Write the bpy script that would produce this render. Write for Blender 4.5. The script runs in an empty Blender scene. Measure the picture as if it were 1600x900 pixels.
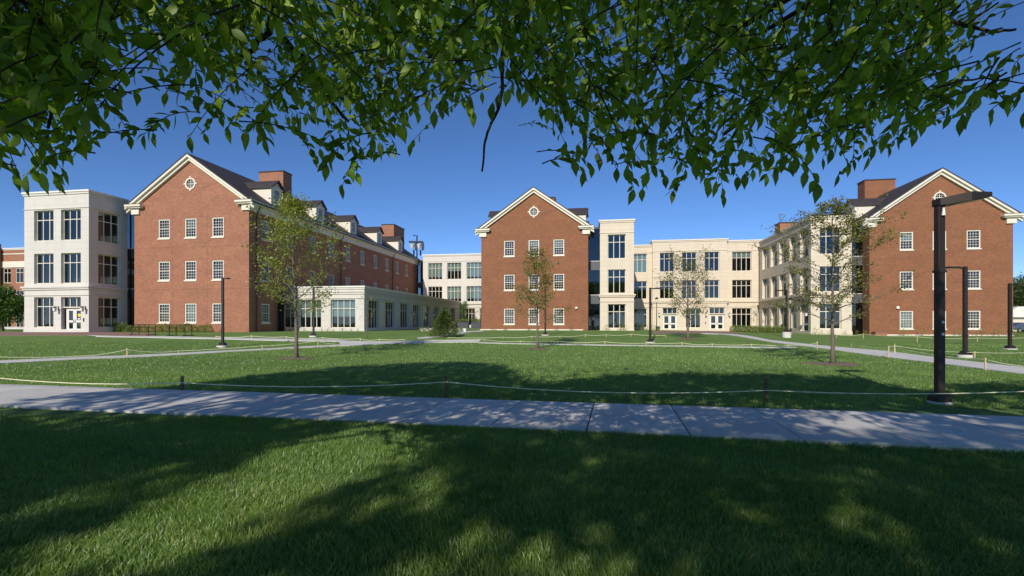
import bpy, math, random
import numpy as np
from mathutils import Vector, Matrix

# ------------------------------------------------------------------ camera, light, exposure
scene = bpy.context.scene
COL = scene.collection
F = 790.0; HZ = 505.0; EYE = 1.6            # focal length in photo pixels, horizon row, eye height
camd = bpy.data.cameras.new("camera"); cam = bpy.data.objects.new("camera", camd); COL.objects.link(cam)
cam.location = (0, 0, EYE); cam.rotation_euler = (math.radians(90), 0, 0)
camd.sensor_width = 36; camd.lens = F / 1600 * 36; camd.shift_y = (HZ - 450) / 1600
camd.clip_end = 3000; camd.clip_start = 0.05
scene.camera = cam

SUN_AZ = math.radians(18.5)                 # light travels towards +Y, a little to +X
SUN_EL = math.radians(30)
w = bpy.data.worlds.new("World"); scene.world = w; w.use_nodes = True
nt = w.node_tree
sky = nt.nodes.new("ShaderNodeTexSky"); sky.sky_type = 'NISHITA'; sky.sun_disc = False
sky.sun_elevation = SUN_EL; sky.sun_rotation = math.radians(180) + SUN_AZ
sky.air_density = 0.72; sky.dust_density = 0.0; sky.ozone_density = 5.0; sky.altitude = 1500
bgn = nt.nodes["Background"]; hs = nt.nodes.new("ShaderNodeHueSaturation"); hs.inputs['Saturation'].default_value = 1.1; hs.inputs['Value'].default_value = 1.0
nt.links.new(sky.outputs[0], hs.inputs['Color']); tn = nt.nodes.new("ShaderNodeMixRGB"); tn.blend_type = 'MULTIPLY'; tn.inputs[0].default_value = 1; tn.inputs[2].default_value = (.95, .87, .89, 1)
nt.links.new(hs.outputs[0], tn.inputs[1]); nt.links.new(tn.outputs[0], bgn.inputs[0]); bgn.inputs[1].default_value = 0.13
sd = bpy.data.lights.new("sun", 'SUN'); sun = bpy.data.objects.new("sun", sd); COL.objects.link(sun)
sd.energy = 3.7; sd.angle = math.radians(0.5); sd.color = (1.0, 0.93, 0.82)
L = Vector((math.sin(SUN_AZ) * math.cos(SUN_EL), math.cos(SUN_AZ) * math.cos(SUN_EL), -math.sin(SUN_EL)))
sun.rotation_euler = L.to_track_quat('-Z', 'Y').to_euler(); sun.location = (-10, -30, 30)
scene.view_settings.view_transform = 'Standard'; scene.view_settings.look = 'None'
scene.view_settings.exposure = 0.25; scene.view_settings.gamma = 1
try: scene.view_settings.use_curve_mapping = False
except Exception: pass
scene.render.engine = 'CYCLES'

R = random.Random(7)
# ------------------------------------------------------------------ geometry of the place
TH = math.atan(130 / F); CT, ST = math.cos(TH), math.sin(TH)     # the buildings stand turned by this angle
def W(a, b, z=0): return (a * CT + b * ST, -a * ST + b * CT, z)
def kx(px): return (px - 800) / F
def fa(px, b): k = kx(px); return b * (k * CT - ST) / (k * ST + CT)          # a on a facade at distance b
def sb(px, a): k = kx(px); return a * (k * ST + CT) / (k * CT - ST)          # b on a side wall at a
def fz(px, py, b): return EYE - (py - HZ) * (b / (kx(px) * ST + CT)) / F
def sstep(x, e0, e1):
    t = np.clip((x - e0) / (e1 - e0), 0, 1); return t * t * (3 - 2 * t)
def ground(X, Y):
    X = np.asarray(X, float); Y = np.asarray(Y, float)
    hi = 0.72 - 0.47 * sstep(X, 8, 44)
    z = hi * sstep(Y, 22, 47)
    z = z - 0.07 * sstep(X, 1.5, 5) * (1 - sstep(Y + .21 * X, 7.3, 7.7))
    z = z + 0.02 * np.sin(X * .7 + 1) * np.sin(Y * .5) * sstep(Y, 11, 14)
    return z
def gz(X, Y): return float(ground(X, Y))
def onground(px, py):
    Y = EYE * F / max(py - HZ, 1)
    for _ in range(60):
        X = kx(px) * Y; Yn = (EYE - gz(X, Y)) * F / (py - HZ); Y = .5 * Y + .5 * Yn
    return kx(px) * Y, Y
def at(px, py, Y): return (kx(px) * Y, Y, EYE - (py - HZ) * Y / F)

# ------------------------------------------------------------------ materials
def newmat(name):
    m = bpy.data.materials.new(name); m.use_nodes = True
    n = m.node_tree; b = n.nodes["Principled BSDF"]; return m, n, b
def N(n, t, **kw):
    x = n.nodes.new(t)
    for k, v in kw.items():
        if k in x.inputs: x.inputs[k].default_value = v
        else: setattr(x, k, v)
    return x
def varied(name, c, amt=.12, scale=2.0, rough=.8, metal=0, bump=0, bscale=40, coord='Object', detail=6):
    m, n, b = newmat(name)
    tc = N(n, "ShaderNodeTexCoord"); no = N(n, "ShaderNodeTexNoise", Scale=scale, Detail=detail, Roughness=.65)
    n.links.new(tc.outputs[coord], no.inputs['Vector'])
    r = N(n, "ShaderNodeValToRGB")
    r.color_ramp.elements[0].position = .3; r.color_ramp.elements[1].position = .7
    r.color_ramp.elements[0].color = (*[x * (1 - amt) for x in c], 1); r.color_ramp.elements[1].color = (*[min(1, x * (1 + amt)) for x in c], 1)
    n.links.new(no.outputs[0], r.inputs[0]); n.links.new(r.outputs[0], b.inputs['Base Color'])
    b.inputs['Roughness'].default_value = rough; b.inputs['Metallic'].default_value = metal
    if bump:
        n2 = N(n, "ShaderNodeTexNoise", Scale=bscale, Detail=5); n.links.new(tc.outputs[coord], n2.inputs['Vector'])
        bp = N(n, "ShaderNodeBump", Strength=bump, Distance=.02); n.links.new(n2.outputs[0], bp.inputs['Height']); n.links.new(bp.outputs[0], b.inputs['Normal'])
    return m
def brickmat(name, c1, c2, mortar, bw=.2, bh=.067, ms=.01, amt=.14, big=.35, rough=.85):
    m, n, b = newmat(name)
    uv = N(n, "ShaderNodeUVMap"); br = N(n, "ShaderNodeTexBrick", Scale=1.0)
    br.inputs['Brick Width'].default_value = bw; br.inputs['Row Height'].default_value = bh
    br.inputs['Mortar Size'].default_value = ms; br.inputs['Color1'].default_value = (*c1, 1); br.inputs['Color2'].default_value = (*c2, 1)
    br.inputs['Mortar'].default_value = (*mortar, 1); br.inputs['Mortar Smooth'].default_value = .2
    n.links.new(uv.outputs[0], br.inputs['Vector'])
    no = N(n, "ShaderNodeTexNoise", Scale=big, Detail=8, Roughness=.7); mpg = N(n, "ShaderNodeMapping"); mpg.inputs['Scale'].default_value = (1.0, 2.6, 1) if bw < 1 else (3.0, .45, 1)
    n.links.new(uv.outputs[0], mpg.inputs[0]); n.links.new(mpg.outputs[0], no.inputs['Vector'])
    mr = N(n, "ShaderNodeMapRange"); mr.inputs['From Min'].default_value = .3; mr.inputs['From Max'].default_value = .7
    mr.inputs['To Min'].default_value = 1 - amt; mr.inputs['To Max'].default_value = 1 + amt
    n.links.new(no.outputs[0], mr.inputs[0])
    mx = N(n, "ShaderNodeVectorMath", operation='SCALE'); n.links.new(br.outputs[0], mx.inputs[0]); n.links.new(mr.outputs[0], mx.inputs['Scale'])
    n.links.new(mx.outputs[0], b.inputs['Base Color']); b.inputs['Roughness'].default_value = rough
    bp = N(n, "ShaderNodeBump", Strength=.35, Distance=.008); bp.invert = True
    n.links.new(br.outputs['Fac'], bp.inputs['Height']); n.links.new(bp.outputs[0], b.inputs['Normal'])
    return m
def foliage(name, c, amt=.35, trans=.35, scale=3, gloss=.06):
    m = bpy.data.materials.new(name); m.use_nodes = True; n = m.node_tree; n.nodes.clear()
    o = N(n, "ShaderNodeOutputMaterial"); tc = N(n, "ShaderNodeTexCoord")
    no = N(n, "ShaderNodeTexNoise", Scale=scale, Detail=5, Roughness=.8); n.links.new(tc.outputs['Object'], no.inputs['Vector'])
    at_ = N(n, "ShaderNodeAttribute", attribute_name="tone")
    ad = N(n, "ShaderNodeMath", operation='ADD'); n.links.new(no.outputs[0], ad.inputs[0]); n.links.new(at_.outputs['Fac'], ad.inputs[1])
    r = N(n, "ShaderNodeValToRGB"); r.color_ramp.elements[0].position = .25; r.color_ramp.elements[1].position = .8
    r.color_ramp.elements[0].color = (c[0] * (1 - amt), c[1] * (1 - amt * .9), c[2] * (1 - amt), 1)
    r.color_ramp.elements[1].color = (c[0] * (1 + amt * 1.3), c[1] * (1 + amt), c[2] * (1 + amt * .4), 1)
    n.links.new(ad.outputs[0], r.inputs[0])
    d = N(n, "ShaderNodeBsdfDiffuse"); t = N(n, "ShaderNodeBsdfTranslucent"); g = N(n, "ShaderNodeBsdfGlossy", Roughness=.45)
    tb = N(n, "ShaderNodeMixRGB", blend_type='MULTIPLY'); tb.inputs[0].default_value = 1; tb.inputs[2].default_value = (1.25, 1.3, .55, 1)
    n.links.new(r.outputs[0], tb.inputs[1])
    n.links.new(r.outputs[0], d.inputs[0]); n.links.new(tb.outputs[0], t.inputs[0])
    m1 = N(n, "ShaderNodeMixShader"); m1.inputs[0].default_value = trans; n.links.new(d.outputs[0], m1.inputs[1]); n.links.new(t.outputs[0], m1.inputs[2])
    m2 = N(n, "ShaderNodeMixShader"); m2.inputs[0].default_value = gloss; n.links.new(m1.outputs[0], m2.inputs[1]); n.links.new(g.outputs[0], m2.inputs[2])
    n.links.new(m2.outputs[0], o.inputs[0]); return m
def glassmat(name, tint=(.45, .52, .52), refl=.045):
    m = bpy.data.materials.new(name); m.use_nodes = True; n = m.node_tree; n.nodes.clear()
    o = N(n, "ShaderNodeOutputMaterial"); t = N(n, "ShaderNodeBsdfTransparent"); t.inputs[0].default_value = (*tint, 1)
    g = N(n, "ShaderNodeBsdfGlossy", Roughness=.03); g.inputs[0].default_value = (.85, .95, 1, 1)
    f = N(n, "ShaderNodeFresnel", IOR=1.5); a = N(n, "ShaderNodeMath", operation='ADD'); a.inputs[1].default_value = refl; a.use_clamp = True
    n.links.new(f.outputs[0], a.inputs[0])
    tc = N(n, "ShaderNodeTexCoord"); no = N(n, "ShaderNodeTexNoise", Scale=.8, Detail=2); n.links.new(tc.outputs['Object'], no.inputs['Vector'])
    bp = N(n, "ShaderNodeBump", Strength=.25, Distance=.02); n.links.new(no.outputs[0], bp.inputs['Height']); n.links.new(bp.outputs[0], g.inputs['Normal'])
    mx = N(n, "ShaderNodeMixShader"); n.links.new(a.outputs[0], mx.inputs[0]); n.links.new(t.outputs[0], mx.inputs[1]); n.links.new(g.outputs[0], mx.inputs[2])
    n.links.new(mx.outputs[0], o.inputs[0]); return m

M = {}
M['brick'] = brickmat("brick_red", (.42, .138, .062), (.235, .074, .035), (.34, .225, .155))
M['brick_warm_cast'] = brickmat("brick_warm_cast", (.315, .094, .034), (.18, .054, .022), (.26, .16, .09))  # same brick as the left hall; a warmer, darker colour cast is painted in
M['brick_dark'] = brickmat("brick_dark", (.24, .09, .055), (.19, .07, .045), (.2, .15, .12))
M['stone_w'] = brickmat("stone_white", (.635, .595, .53), (.61, .575, .51), (.50, .47, .42), bw=2.4, bh=.62, ms=.012, amt=.06, rough=.75)
M['stone_c'] = brickmat("stone_cream", (.68, .585, .45), (.65, .56, .43), (.52, .44, .335), bw=2.4, bh=.62, ms=.012, amt=.06, rough=.75)
M['trim'] = varied("trim_cream", (.74, .68, .56), .04, 1.5, .6)
M['white'] = varied("white_paint", (.78, .75, .68), .03, 1.5, .45)
M['creamp'] = varied("dormer_cream", (.70, .64, .52), .04, 1.5, .6)
M['roof'] = brickmat("roof_shingle", (.055, .043, .044), (.04, .031, .032), (.025, .02, .02), bw=.35, bh=.16, ms=.008, amt=.25, big=.5, rough=.75)
M['metal'] = varied("dark_bronze", (.035, .026, .022), .25, 3, .42, .3)
M['black'] = varied("black_metal", (.015, .015, .017), .2, 5, .4, .2)
M['glass'] = glassmat("window_glass")
M['glass_d'] = glassmat("link_glass", (.2, .25, .27), .03)
M['spandrel'] = varied("spandrel_grey", (.09, .10, .11), .1, 1, .35)
M['blind'] = varied("blind_pale", (.55, .60, .57), .05, 4, .8)
M['inside'] = varied("interior_grey", (.17, .16, .145), .2, .6, .9)
M['concrete'] = None
M['paver'] = brickmat("paver_red", (.30, .16, .12), (.24, .13, .10), (.25, .2, .17), bw=.2, bh=.1, ms=.008)
M['stake'] = varied("stake_wood", (.60, .47, .28), .25, 20, .85)
M['stake_d'] = varied("stake_weathered", (.12, .07, .045), .25, 20, .85)
M['rope'] = varied("rope_yellow_white", (.72, .72, .48), .12, 8, .8)
M['bark'] = varied("bark_grey", (.17, .135, .10), .35, 12, .95, bump=.8, bscale=30)
M['bark_d'] = varied("bark_dark", (.045, .032, .026), .35, 12, .95, bump=.8, bscale=25)
M['mulch'] = varied("mulch", (.19, .135, .09), .5, 14, .95, bump=1, bscale=30)
M['paint_y'] = varied("yellow_paper", (.75, .62, .05), .1, 5, .7)
M['lampglass'] = varied("lamp_opal_glass", (.75, .73, .66), .05, 5, .3)
M['grate'] = varied("planter_slate", (.045, .055, .075), .2, 4, .5)
M['car'] = varied("car_paint_blue", (.10, .14, .22), .1, 1, .25, .4)
M['car2'] = varied("car_paint_silver", (.45, .47, .5), .05, 1, .3, .5)
M['tyre'] = varied("tyre_black", (.02, .02, .02), .1, 5, .8)
# broom finished concrete with darker patches of its own
m, n, b = newmat("concrete"); M['concrete'] = m
tc = N(n, "ShaderNodeTexCoord"); no = N(n, "ShaderNodeTexNoise", Scale=.9, Detail=9, Roughness=.7); n.links.new(tc.outputs['Object'], no.inputs['Vector'])
rp = N(n, "ShaderNodeValToRGB"); rp.color_ramp.elements[0].position = .3; rp.color_ramp.elements[1].position = .72
rp.color_ramp.elements[0].color = (.57, .55, .51, 1); rp.color_ramp.elements[1].color = (.72, .69, .64, 1); n.links.new(no.outputs[0], rp.inputs[0])
gi = N(n, "ShaderNodeNewGeometry"); mi_ = N(n, "ShaderNodeMapRange"); mi_.inputs['To Min'].default_value = .88; mi_.inputs['To Max'].default_value = 1.06; n.links.new(gi.outputs['Random Per Island'], mi_.inputs[0])
n5 = N(n, "ShaderNodeTexNoise", Scale=7, Detail=8, Roughness=.8); n.links.new(tc.outputs['Object'], n5.inputs['Vector']); m5 = N(n, "ShaderNodeMapRange"); m5.inputs['From Min'].default_value = .3; m5.inputs['From Max'].default_value = .5; m5.inputs['To Min'].default_value = .86; n.links.new(n5.outputs[0], m5.inputs[0])
mm = N(n, "ShaderNodeMath", operation='MULTIPLY'); n.links.new(mi_.outputs[0], mm.inputs[0]); n.links.new(m5.outputs[0], mm.inputs[1])
vs_ = N(n, "ShaderNodeVectorMath", operation='SCALE'); n.links.new(rp.outputs[0], vs_.inputs[0]); n.links.new(mm.outputs[0], vs_.inputs['Scale'])
n.links.new(vs_.outputs[0], b.inputs['Base Color']); b.inputs['Roughness'].default_value = .85
mp = N(n, "ShaderNodeMapping"); mp.inputs['Scale'].default_value = (40, 260, 20); mp.inputs['Rotation'].default_value = (0, 0, 1.35); n.links.new(tc.outputs['Object'], mp.inputs[0])
n2 = N(n, "ShaderNodeTexNoise", Scale=1, Detail=3); n.links.new(mp.outputs[0], n2.inputs['Vector'])
bp = N(n, "ShaderNodeBump", Strength=.5, Distance=.004); n.links.new(n2.outputs[0], bp.inputs['Height']); n.links.new(bp.outputs[0], b.inputs['Normal'])
M['grass'] = foliage("grass_blades", (.185, .31, .075), .32, .38, .9, .06)
_r = [x for x in M['grass'].node_tree.nodes if x.type == 'VALTORGB'][0]; _e = _r.color_ramp.elements.new(1.0); _e.color = (.42, .38, .17, 1)
m, n, b = newmat("lawn"); M['lawn'] = m
tc = N(n, "ShaderNodeTexCoord"); no = N(n, "ShaderNodeTexNoise", Scale=.25, Detail=12, Roughness=.75); n.links.new(tc.outputs['Object'], no.inputs['Vector'])
nf = N(n, "ShaderNodeTexNoise", Scale=14, Detail=8, Roughness=.8); n.links.new(tc.outputs['Object'], nf.inputs['Vector'])
mxn = N(n, "ShaderNodeMath", operation='MULTIPLY_ADD'); mxn.inputs[1].default_value = .55; n.links.new(nf.outputs[0], mxn.inputs[0])
hn = N(n, "ShaderNodeMath", operation='MULTIPLY'); hn.inputs[1].default_value = .5; n.links.new(no.outputs[0], hn.inputs[0]); n.links.new(hn.outputs[0], mxn.inputs[2])
rp = N(n, "ShaderNodeValToRGB"); rp.color_ramp.elements[0].position = .36; rp.color_ramp.elements[1].position = .68
rp.color_ramp.elements[0].color = (.10, .175, .045, 1); rp.color_ramp.elements[1].color = (.22, .33, .09, 1); n.links.new(mxn.outputs[0], rp.inputs[0])
n.links.new(rp.outputs[0], b.inputs['Base Color']); b.inputs['Roughness'].default_value = .95
b.inputs['Specular IOR Level'].default_value = .1
bp = N(n, "ShaderNodeBump", Strength=1, Distance=.05); n.links.new(nf.outputs[0], bp.inputs['Height']); n.links.new(bp.outputs[0], b.inputs['Normal'])
M['leaf'] = foliage("leaf_shade_tree", (.20, .33, .042), .50, .55, 2.5, .02)
M['leaf_y'] = foliage("leaf_young", (.25, .29, .045), .35, .35, 1.5, .04)
M['leaf_o'] = foliage("leaf_olive", (.20, .205, .05), .35, .35, 1.5, .04)
M['leaf_c'] = foliage("needles_conifer", (.10, .14, .035), .4, .15, 3, .03)
M['leaf_b'] = foliage("leaf_boxwood", (.17, .24, .045), .4, .3, 4, .04)
M['leaf_l'] = foliage("leaf_light", (.10, .19, .035), .4, .35, 1, .04)
M['leaf_far'] = foliage("leaf_far", (.055, .095, .028), .4, .25, .4, .03)

# ------------------------------------------------------------------ object helpers
def tag(o, label=None, cat=None, group=None, kind=None):
    if label: o["label"] = label
    if cat: o["category"] = cat
    if group: o["group"] = group
    if kind: o["kind"] = kind
    return o
def empty(name, loc, rz=0):
    o = bpy.data.objects.new(name, None); COL.objects.link(o); o.location = loc; o.rotation_euler = (0, 0, rz)
    o.empty_display_size = .3; return o
def link(name, me, parent=None):
    o = bpy.data.objects.new(name, me); COL.objects.link(o)
    if parent: o.parent = parent
    return o
def copy_tree(o, parent=None):
    c = o.copy(); COL.objects.link(c); c.parent = parent
    for ch in list(o.children): copy_tree(ch, c)
    return c

class MB:
    def __init__(s, off=(0, 0, 0)): s.v = []; s.f = []; s.m = []; s.mats = []; s.off = off; s.smooth = False
    def mi(s, mat):
        if mat not in s.mats: s.mats.append(mat)
        return s.mats.index(mat)
    def add(s, vs, fs, mat):
        n = len(s.v); ox, oy, oz = s.off; i = s.mi(mat)
        s.v += [(x - ox, y - oy, z - oz) for x, y, z in vs]
        for f in fs: s.f.append([q + n for q in f]); s.m.append(i)
    def quad(s, p, mat): s.add(p, [list(range(len(p)))], mat)
    def box(s, x0, x1, y0, y1, z0, z1, mat):
        v = [(x0, y0, z0), (x1, y0, z0), (x1, y1, z0), (x0, y1, z0), (x0, y0, z1), (x1, y0, z1), (x1, y1, z1), (x0, y1, z1)]
        s.add(v, [(0, 3, 2, 1), (4, 5, 6, 7), (0, 1, 5, 4), (1, 2, 6, 5), (2, 3, 7, 6), (3, 0, 4, 7)], mat)
    def prism(s, poly, axis, d0, d1, mat):
        """poly of 2D points extruded along an axis: 'y' -> (x,z) points, 'x' -> (y,z) points, 'z' -> (x,y)"""
        def P(p, d): return {'y': (p[0], d, p[1]), 'x': (d, p[0], p[1]), 'z': (p[0], p[1], d)}[axis]
        n = len(poly); v = [P(p, d0) for p in poly] + [P(p, d1) for p in poly]
        ar = sum(poly[i][0] * poly[(i + 1) % n][1] - poly[(i + 1) % n][0] * poly[i][1] for i in range(n))
        fs = [list(range(n)), list(range(2 * n - 1, n - 1, -1))] + [(i, i + n, (i + 1) % n + n, (i + 1) % n) for i in range(n)]
        flip = (ar > 0) != (axis == 'y')
        if (axis == 'y' and ar < 0) or (axis != 'y' and ar > 0): fs = [list(reversed(f)) for f in fs]
        s.add(v, fs, mat)
    def tube(s, pts, rad, mat, n=8, caps=True):
        pts = [Vector(p) for p in pts]; rr = rad if isinstance(rad, (list, tuple)) else [rad] * len(pts)
        vs = []; prev = None
        for i, p in enumerate(pts):
            t = (pts[min(i + 1, len(pts) - 1)] - pts[max(i - 1, 0)]).normalized()
            if prev is None: u = t.orthogonal().normalized()
            else:
                u = prev - t * prev.dot(t); u = u.normalized() if u.length > 1e-5 else t.orthogonal().normalized()
            prev = u; q = t.cross(u)
            for k in range(n):
                an = 2 * math.pi * k / n; vs.append(tuple(p + (u * math.cos(an) + q * math.sin(an)) * rr[i]))
        fs = []
        for i in range(len(pts) - 1):
            for k in range(n):
                fs.append((i * n + k, i * n + (k + 1) % n, (i + 1) * n + (k + 1) % n, (i + 1) * n + k))
        if caps: fs.append(list(range(n - 1, -1, -1))); fs.append([(len(pts) - 1) * n + k for k in range(n)])
        s.add(vs, fs, mat)
    def build(s, name, parent=None, smooth=False, bevel=0):
        me = bpy.data.meshes.new(name); me.from_pydata(s.v, [], s.f)
        for m_ in s.mats: me.materials.append(m_)
        me.polygons.foreach_set('material_index', s.m)
        if smooth: me.polygons.foreach_set('use_smooth', [True] * len(s.f))
        uv = me.uv_layers.new(name="UVMap"); me.update()
        nl = len(me.loops); vi = np.empty(nl, int); me.loops.foreach_get('vertex_index', vi)
        co = np.empty(len(s.v) * 3); me.vertices.foreach_get('co', co); co = co.reshape(-1, 3)
        pn = np.empty(len(s.f) * 3); me.polygons.foreach_get('normal', pn); pn = np.abs(pn.reshape(-1, 3))
        lt = np.empty(len(s.f), int); me.polygons.foreach_get('loop_total', lt)
        ln = np.repeat(pn, lt, axis=0); c = co[vi]
        zdom = ln[:, 2] > .85; xd = (~zdom) & (ln[:, 0] > ln[:, 1])
        u = np.where(xd, c[:, 1], c[:, 0]); v = np.where(zdom, c[:, 1], c[:, 2])
        uv.data.foreach_set('uv', np.stack([u, v], 1).ravel())
        o = link(name, me, parent)
        if bevel:
            md = o.modifiers.new("bevel", 'BEVEL'); md.width = bevel; md.segments = 1
        return o

def raw_mesh(name, V, Fc, nper, mat, tone=None, smooth=False):
    """fast mesh: V (n,3), Fc (m,nper)"""
    me = bpy.data.meshes.new(name); me.vertices.add(len(V)); me.vertices.foreach_set('co', np.ascontiguousarray(V, dtype=np.float32).ravel())
    me.loops.add(Fc.size); me.loops.foreach_set('vertex_index', Fc.astype(np.int32).ravel())
    me.polygons.add(len(Fc)); me.polygons.foreach_set('loop_start', np.arange(0, Fc.size, nper, dtype=np.int32))
    me.polygons.foreach_set('loop_total', np.full(len(Fc), nper, dtype=np.int32))
    if smooth: me.polygons.foreach_set('use_smooth', np.ones(len(Fc), bool))
    me.materials.append(mat); me.update(calc_edges=True)
    if tone is not None:
        a = me.attributes.new("tone", 'FLOAT', 'POINT'); a.data.foreach_set('value', np.ascontiguousarray(tone, dtype=np.float32))
    return me

# ------------------------------------------------------------------ ground, paths
def strip_axis(vals): return np.array(vals)
xs = np.concatenate([np.arange(-600, -60, 30), np.arange(-60, -16, 2), np.arange(-16, 16, .5), np.arange(16, 70, 2), np.arange(70, 601, 30)])
ys = np.concatenate([np.arange(-300, -20, 20), np.arange(-20, 2, 2), np.arange(2, 12, .25), np.arange(12, 60, 1), np.arange(60, 120, 5), np.arange(120, 1201, 60)])
GX, GY = np.meshgrid(xs, ys); Zg = ground(GX, GY)
V = np.stack([GX, GY, Zg], -1).reshape(-1, 3); nx, ny = len(xs), len(ys)
i, j = np.meshgrid(np.arange(nx - 1), np.arange(ny - 1)); q = (j * nx + i).ravel()
me = raw_mesh("lawn", V, np.stack([q, q + 1, q + nx + 1, q + nx], 1), 4, M['lawn'], smooth=True)
tag(link("lawn", me), kind="structure", label="mown green lawn reaching to the buildings")

def ribbon(name, near, far, mat, lift=.03, kind="structure", label=None, thick=.12, raw=False):
    """two edges as photo points on the ground, draped over the terrain"""
    def res(pl):
        P = [np.array(onground(*p)) if not raw else np.array(p) for p in pl]; d = [0]
        for k in range(1, len(P)): d.append(d[-1] + np.linalg.norm(P[k] - P[k - 1]))
        t = np.linspace(0, 1, 41) * d[-1]; return np.stack([np.interp(t, d, [p[0] for p in P]), np.interp(t, d, [p[1] for p in P])], 1)
    A, B = res(near), res(far); mb = MB(); nn = 4
    rows = []
    for k in range(41):
        row = []
        for s_ in range(nn + 1):
            p = A[k] * (1 - s_ / nn) + B[k] * s_ / nn; row.append((p[0], p[1], gz(*p) + lift))
        rows.append([(row[0][0], row[0][1], row[0][2] - thick)] + row + [(row[-1][0], row[-1][1], row[-1][2] - thick)])
    vs = [p for r in rows for p in r]; m_ = nn + 3
    mb.add(vs, [(k * m_ + s_, (k + 1) * m_ + s_, (k + 1) * m_ + s_ + 1, k * m_ + s_ + 1)[::-1] for k in range(40) for s_ in range(m_ - 1)], mat)
    POLY.append(np.concatenate([A, B[::-1]])); o = mb.build(name); tag(o, kind=kind, label=label); return o
POLY = []
# front sidewalk: slabs with open joints
sdir = Vector((.979, -.2036, 0)); sperp = Vector((.2036, .979, 0))
def swp(t, s_): # t along, s across (0 near edge .. 1 far edge)
    nearp = Vector((0, 7.62 - .035, 0)); p = nearp + sdir * t + sperp * (s_ * 2.58); return p
jt = [-60, -32, -26, -20.6, -17.8, -15.0, -12.6, -10.4, -8.2, -6.2, -4.4, -2.75, -1.15, .28, 1.62, 3.05, 4.5, 5.95, 7.4, 9, 10.6, 12.2, 14, 20, 40]
jt = [-60 + 1.45 * k + .2 for k in range(0, 75)]
mb = MB()
for k in range(len(jt) - 1):
    g = .016 if (k % 4 == 2) else .009
    a0, a1 = jt[k] + g, jt[k + 1] - g; c = [swp(a0, 0), swp(a1, 0), swp(a1, 1), swp(a0, 1)]
    ci = .02; top = .045 + (R.random() - .5) * .003
    inner = [swp(a0 + ci, .008), swp(a1 - ci, .008), swp(a1 - ci, .992), swp(a0 + ci, .992)]
    vs = [(p.x, p.y, -.12) for p in c] + [(p.x, p.y, top - .008) for p in c] + [(p.x, p.y, top) for p in inner]
    fs = [(0, 1, 5, 4), (1, 2, 6, 5), (2, 3, 7, 6), (3, 0, 4, 7), (4, 5, 9, 8), (5, 6, 10, 9), (6, 7, 11, 10), (7, 4, 8, 11), (8, 9, 10, 11)]
    mb.add(vs, fs, M['concrete'])
tag(mb.build("sidewalk"), kind="structure", label="pale concrete sidewalk slabs crossing in front")
# the other paths
ribbon("path", [(-60, 572), (0, 568.5), (140, 561.5), (270, 555.6), (380, 549), (470, 544), (536, 541)], [(-60, 567), (0, 564.2), (140, 558), (270, 552.8), (380, 547), (470, 542), (530, 539)], M['concrete'], label="narrow concrete path curving across the left lawn")
ribbon("path", [(150, 526.3), (270, 528.8), (400, 531.8), (530, 534.5), (534, 541.8), (587, 538), (655, 536.4), (748, 535.5)],
       [(130, 524.0), (270, 526.2), (400, 529), (520, 530.6), (545, 533), (587, 534.0), (655, 533.4), (752, 530.8)], M['concrete'], label="concrete path from the left entrance to the lawn junction", lift=.035)
ribbon("path", [(748, 536.2), (870, 539), (1010, 541), (1150, 543.2), (1245, 544.2)], [(748, 535.0), (870, 537.7), (1010, 539.8), (1150, 541.8), (1245, 542.8)], M['concrete'], label="thin pale path edge across the middle lawn")
ribbon("path", [(1095, 521.6), (1121, 522.4), (1209, 535.6), (1244, 539.8), (1276, 543.7), (1310, 548.2), (1371, 556.6), (1461, 567.8), (1538, 578), (1600, 585.6), (1700, 600)],
       [(1104, 520.9), (1140, 522.2), (1200, 531.3), (1226, 534.2), (1262, 538.2), (1305, 542.5), (1394, 550), (1476, 561), (1540, 568), (1600, 575.3), (1700, 588)], M['concrete'], label="concrete path running diagonally to the cream entrance", lift=.035)
ribbon("path", [(655, 530.4), (690, 526.8), (710, 524.3), (735, 519.6), (757, 518.2)], [(650, 528.8), (686, 525.3), (703, 522.8), (729, 518.2), (752, 516.8)], M['concrete'], label="short path leading back between the buildings", lift=.04)
ribbon("plaza", [(-40, 524.6), (60, 524.3), (150, 524.4), (240, 525.5)], [(-40, 519.5), (60, 519.2), (150, 518.8), (240, 520.8)], M['paver'], label="brick paved forecourt before the white pavilion", lift=.02)
ribbon("plaza", [(1020, 521.3), (1060, 521.2), (1120, 521), (1160, 520.8)], [(1020, 517.5), (1060, 517.5), (1120, 517.3), (1150, 517.3)], M['paver'], label="brick paved strip before the cream entrance", lift=.02)

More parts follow.
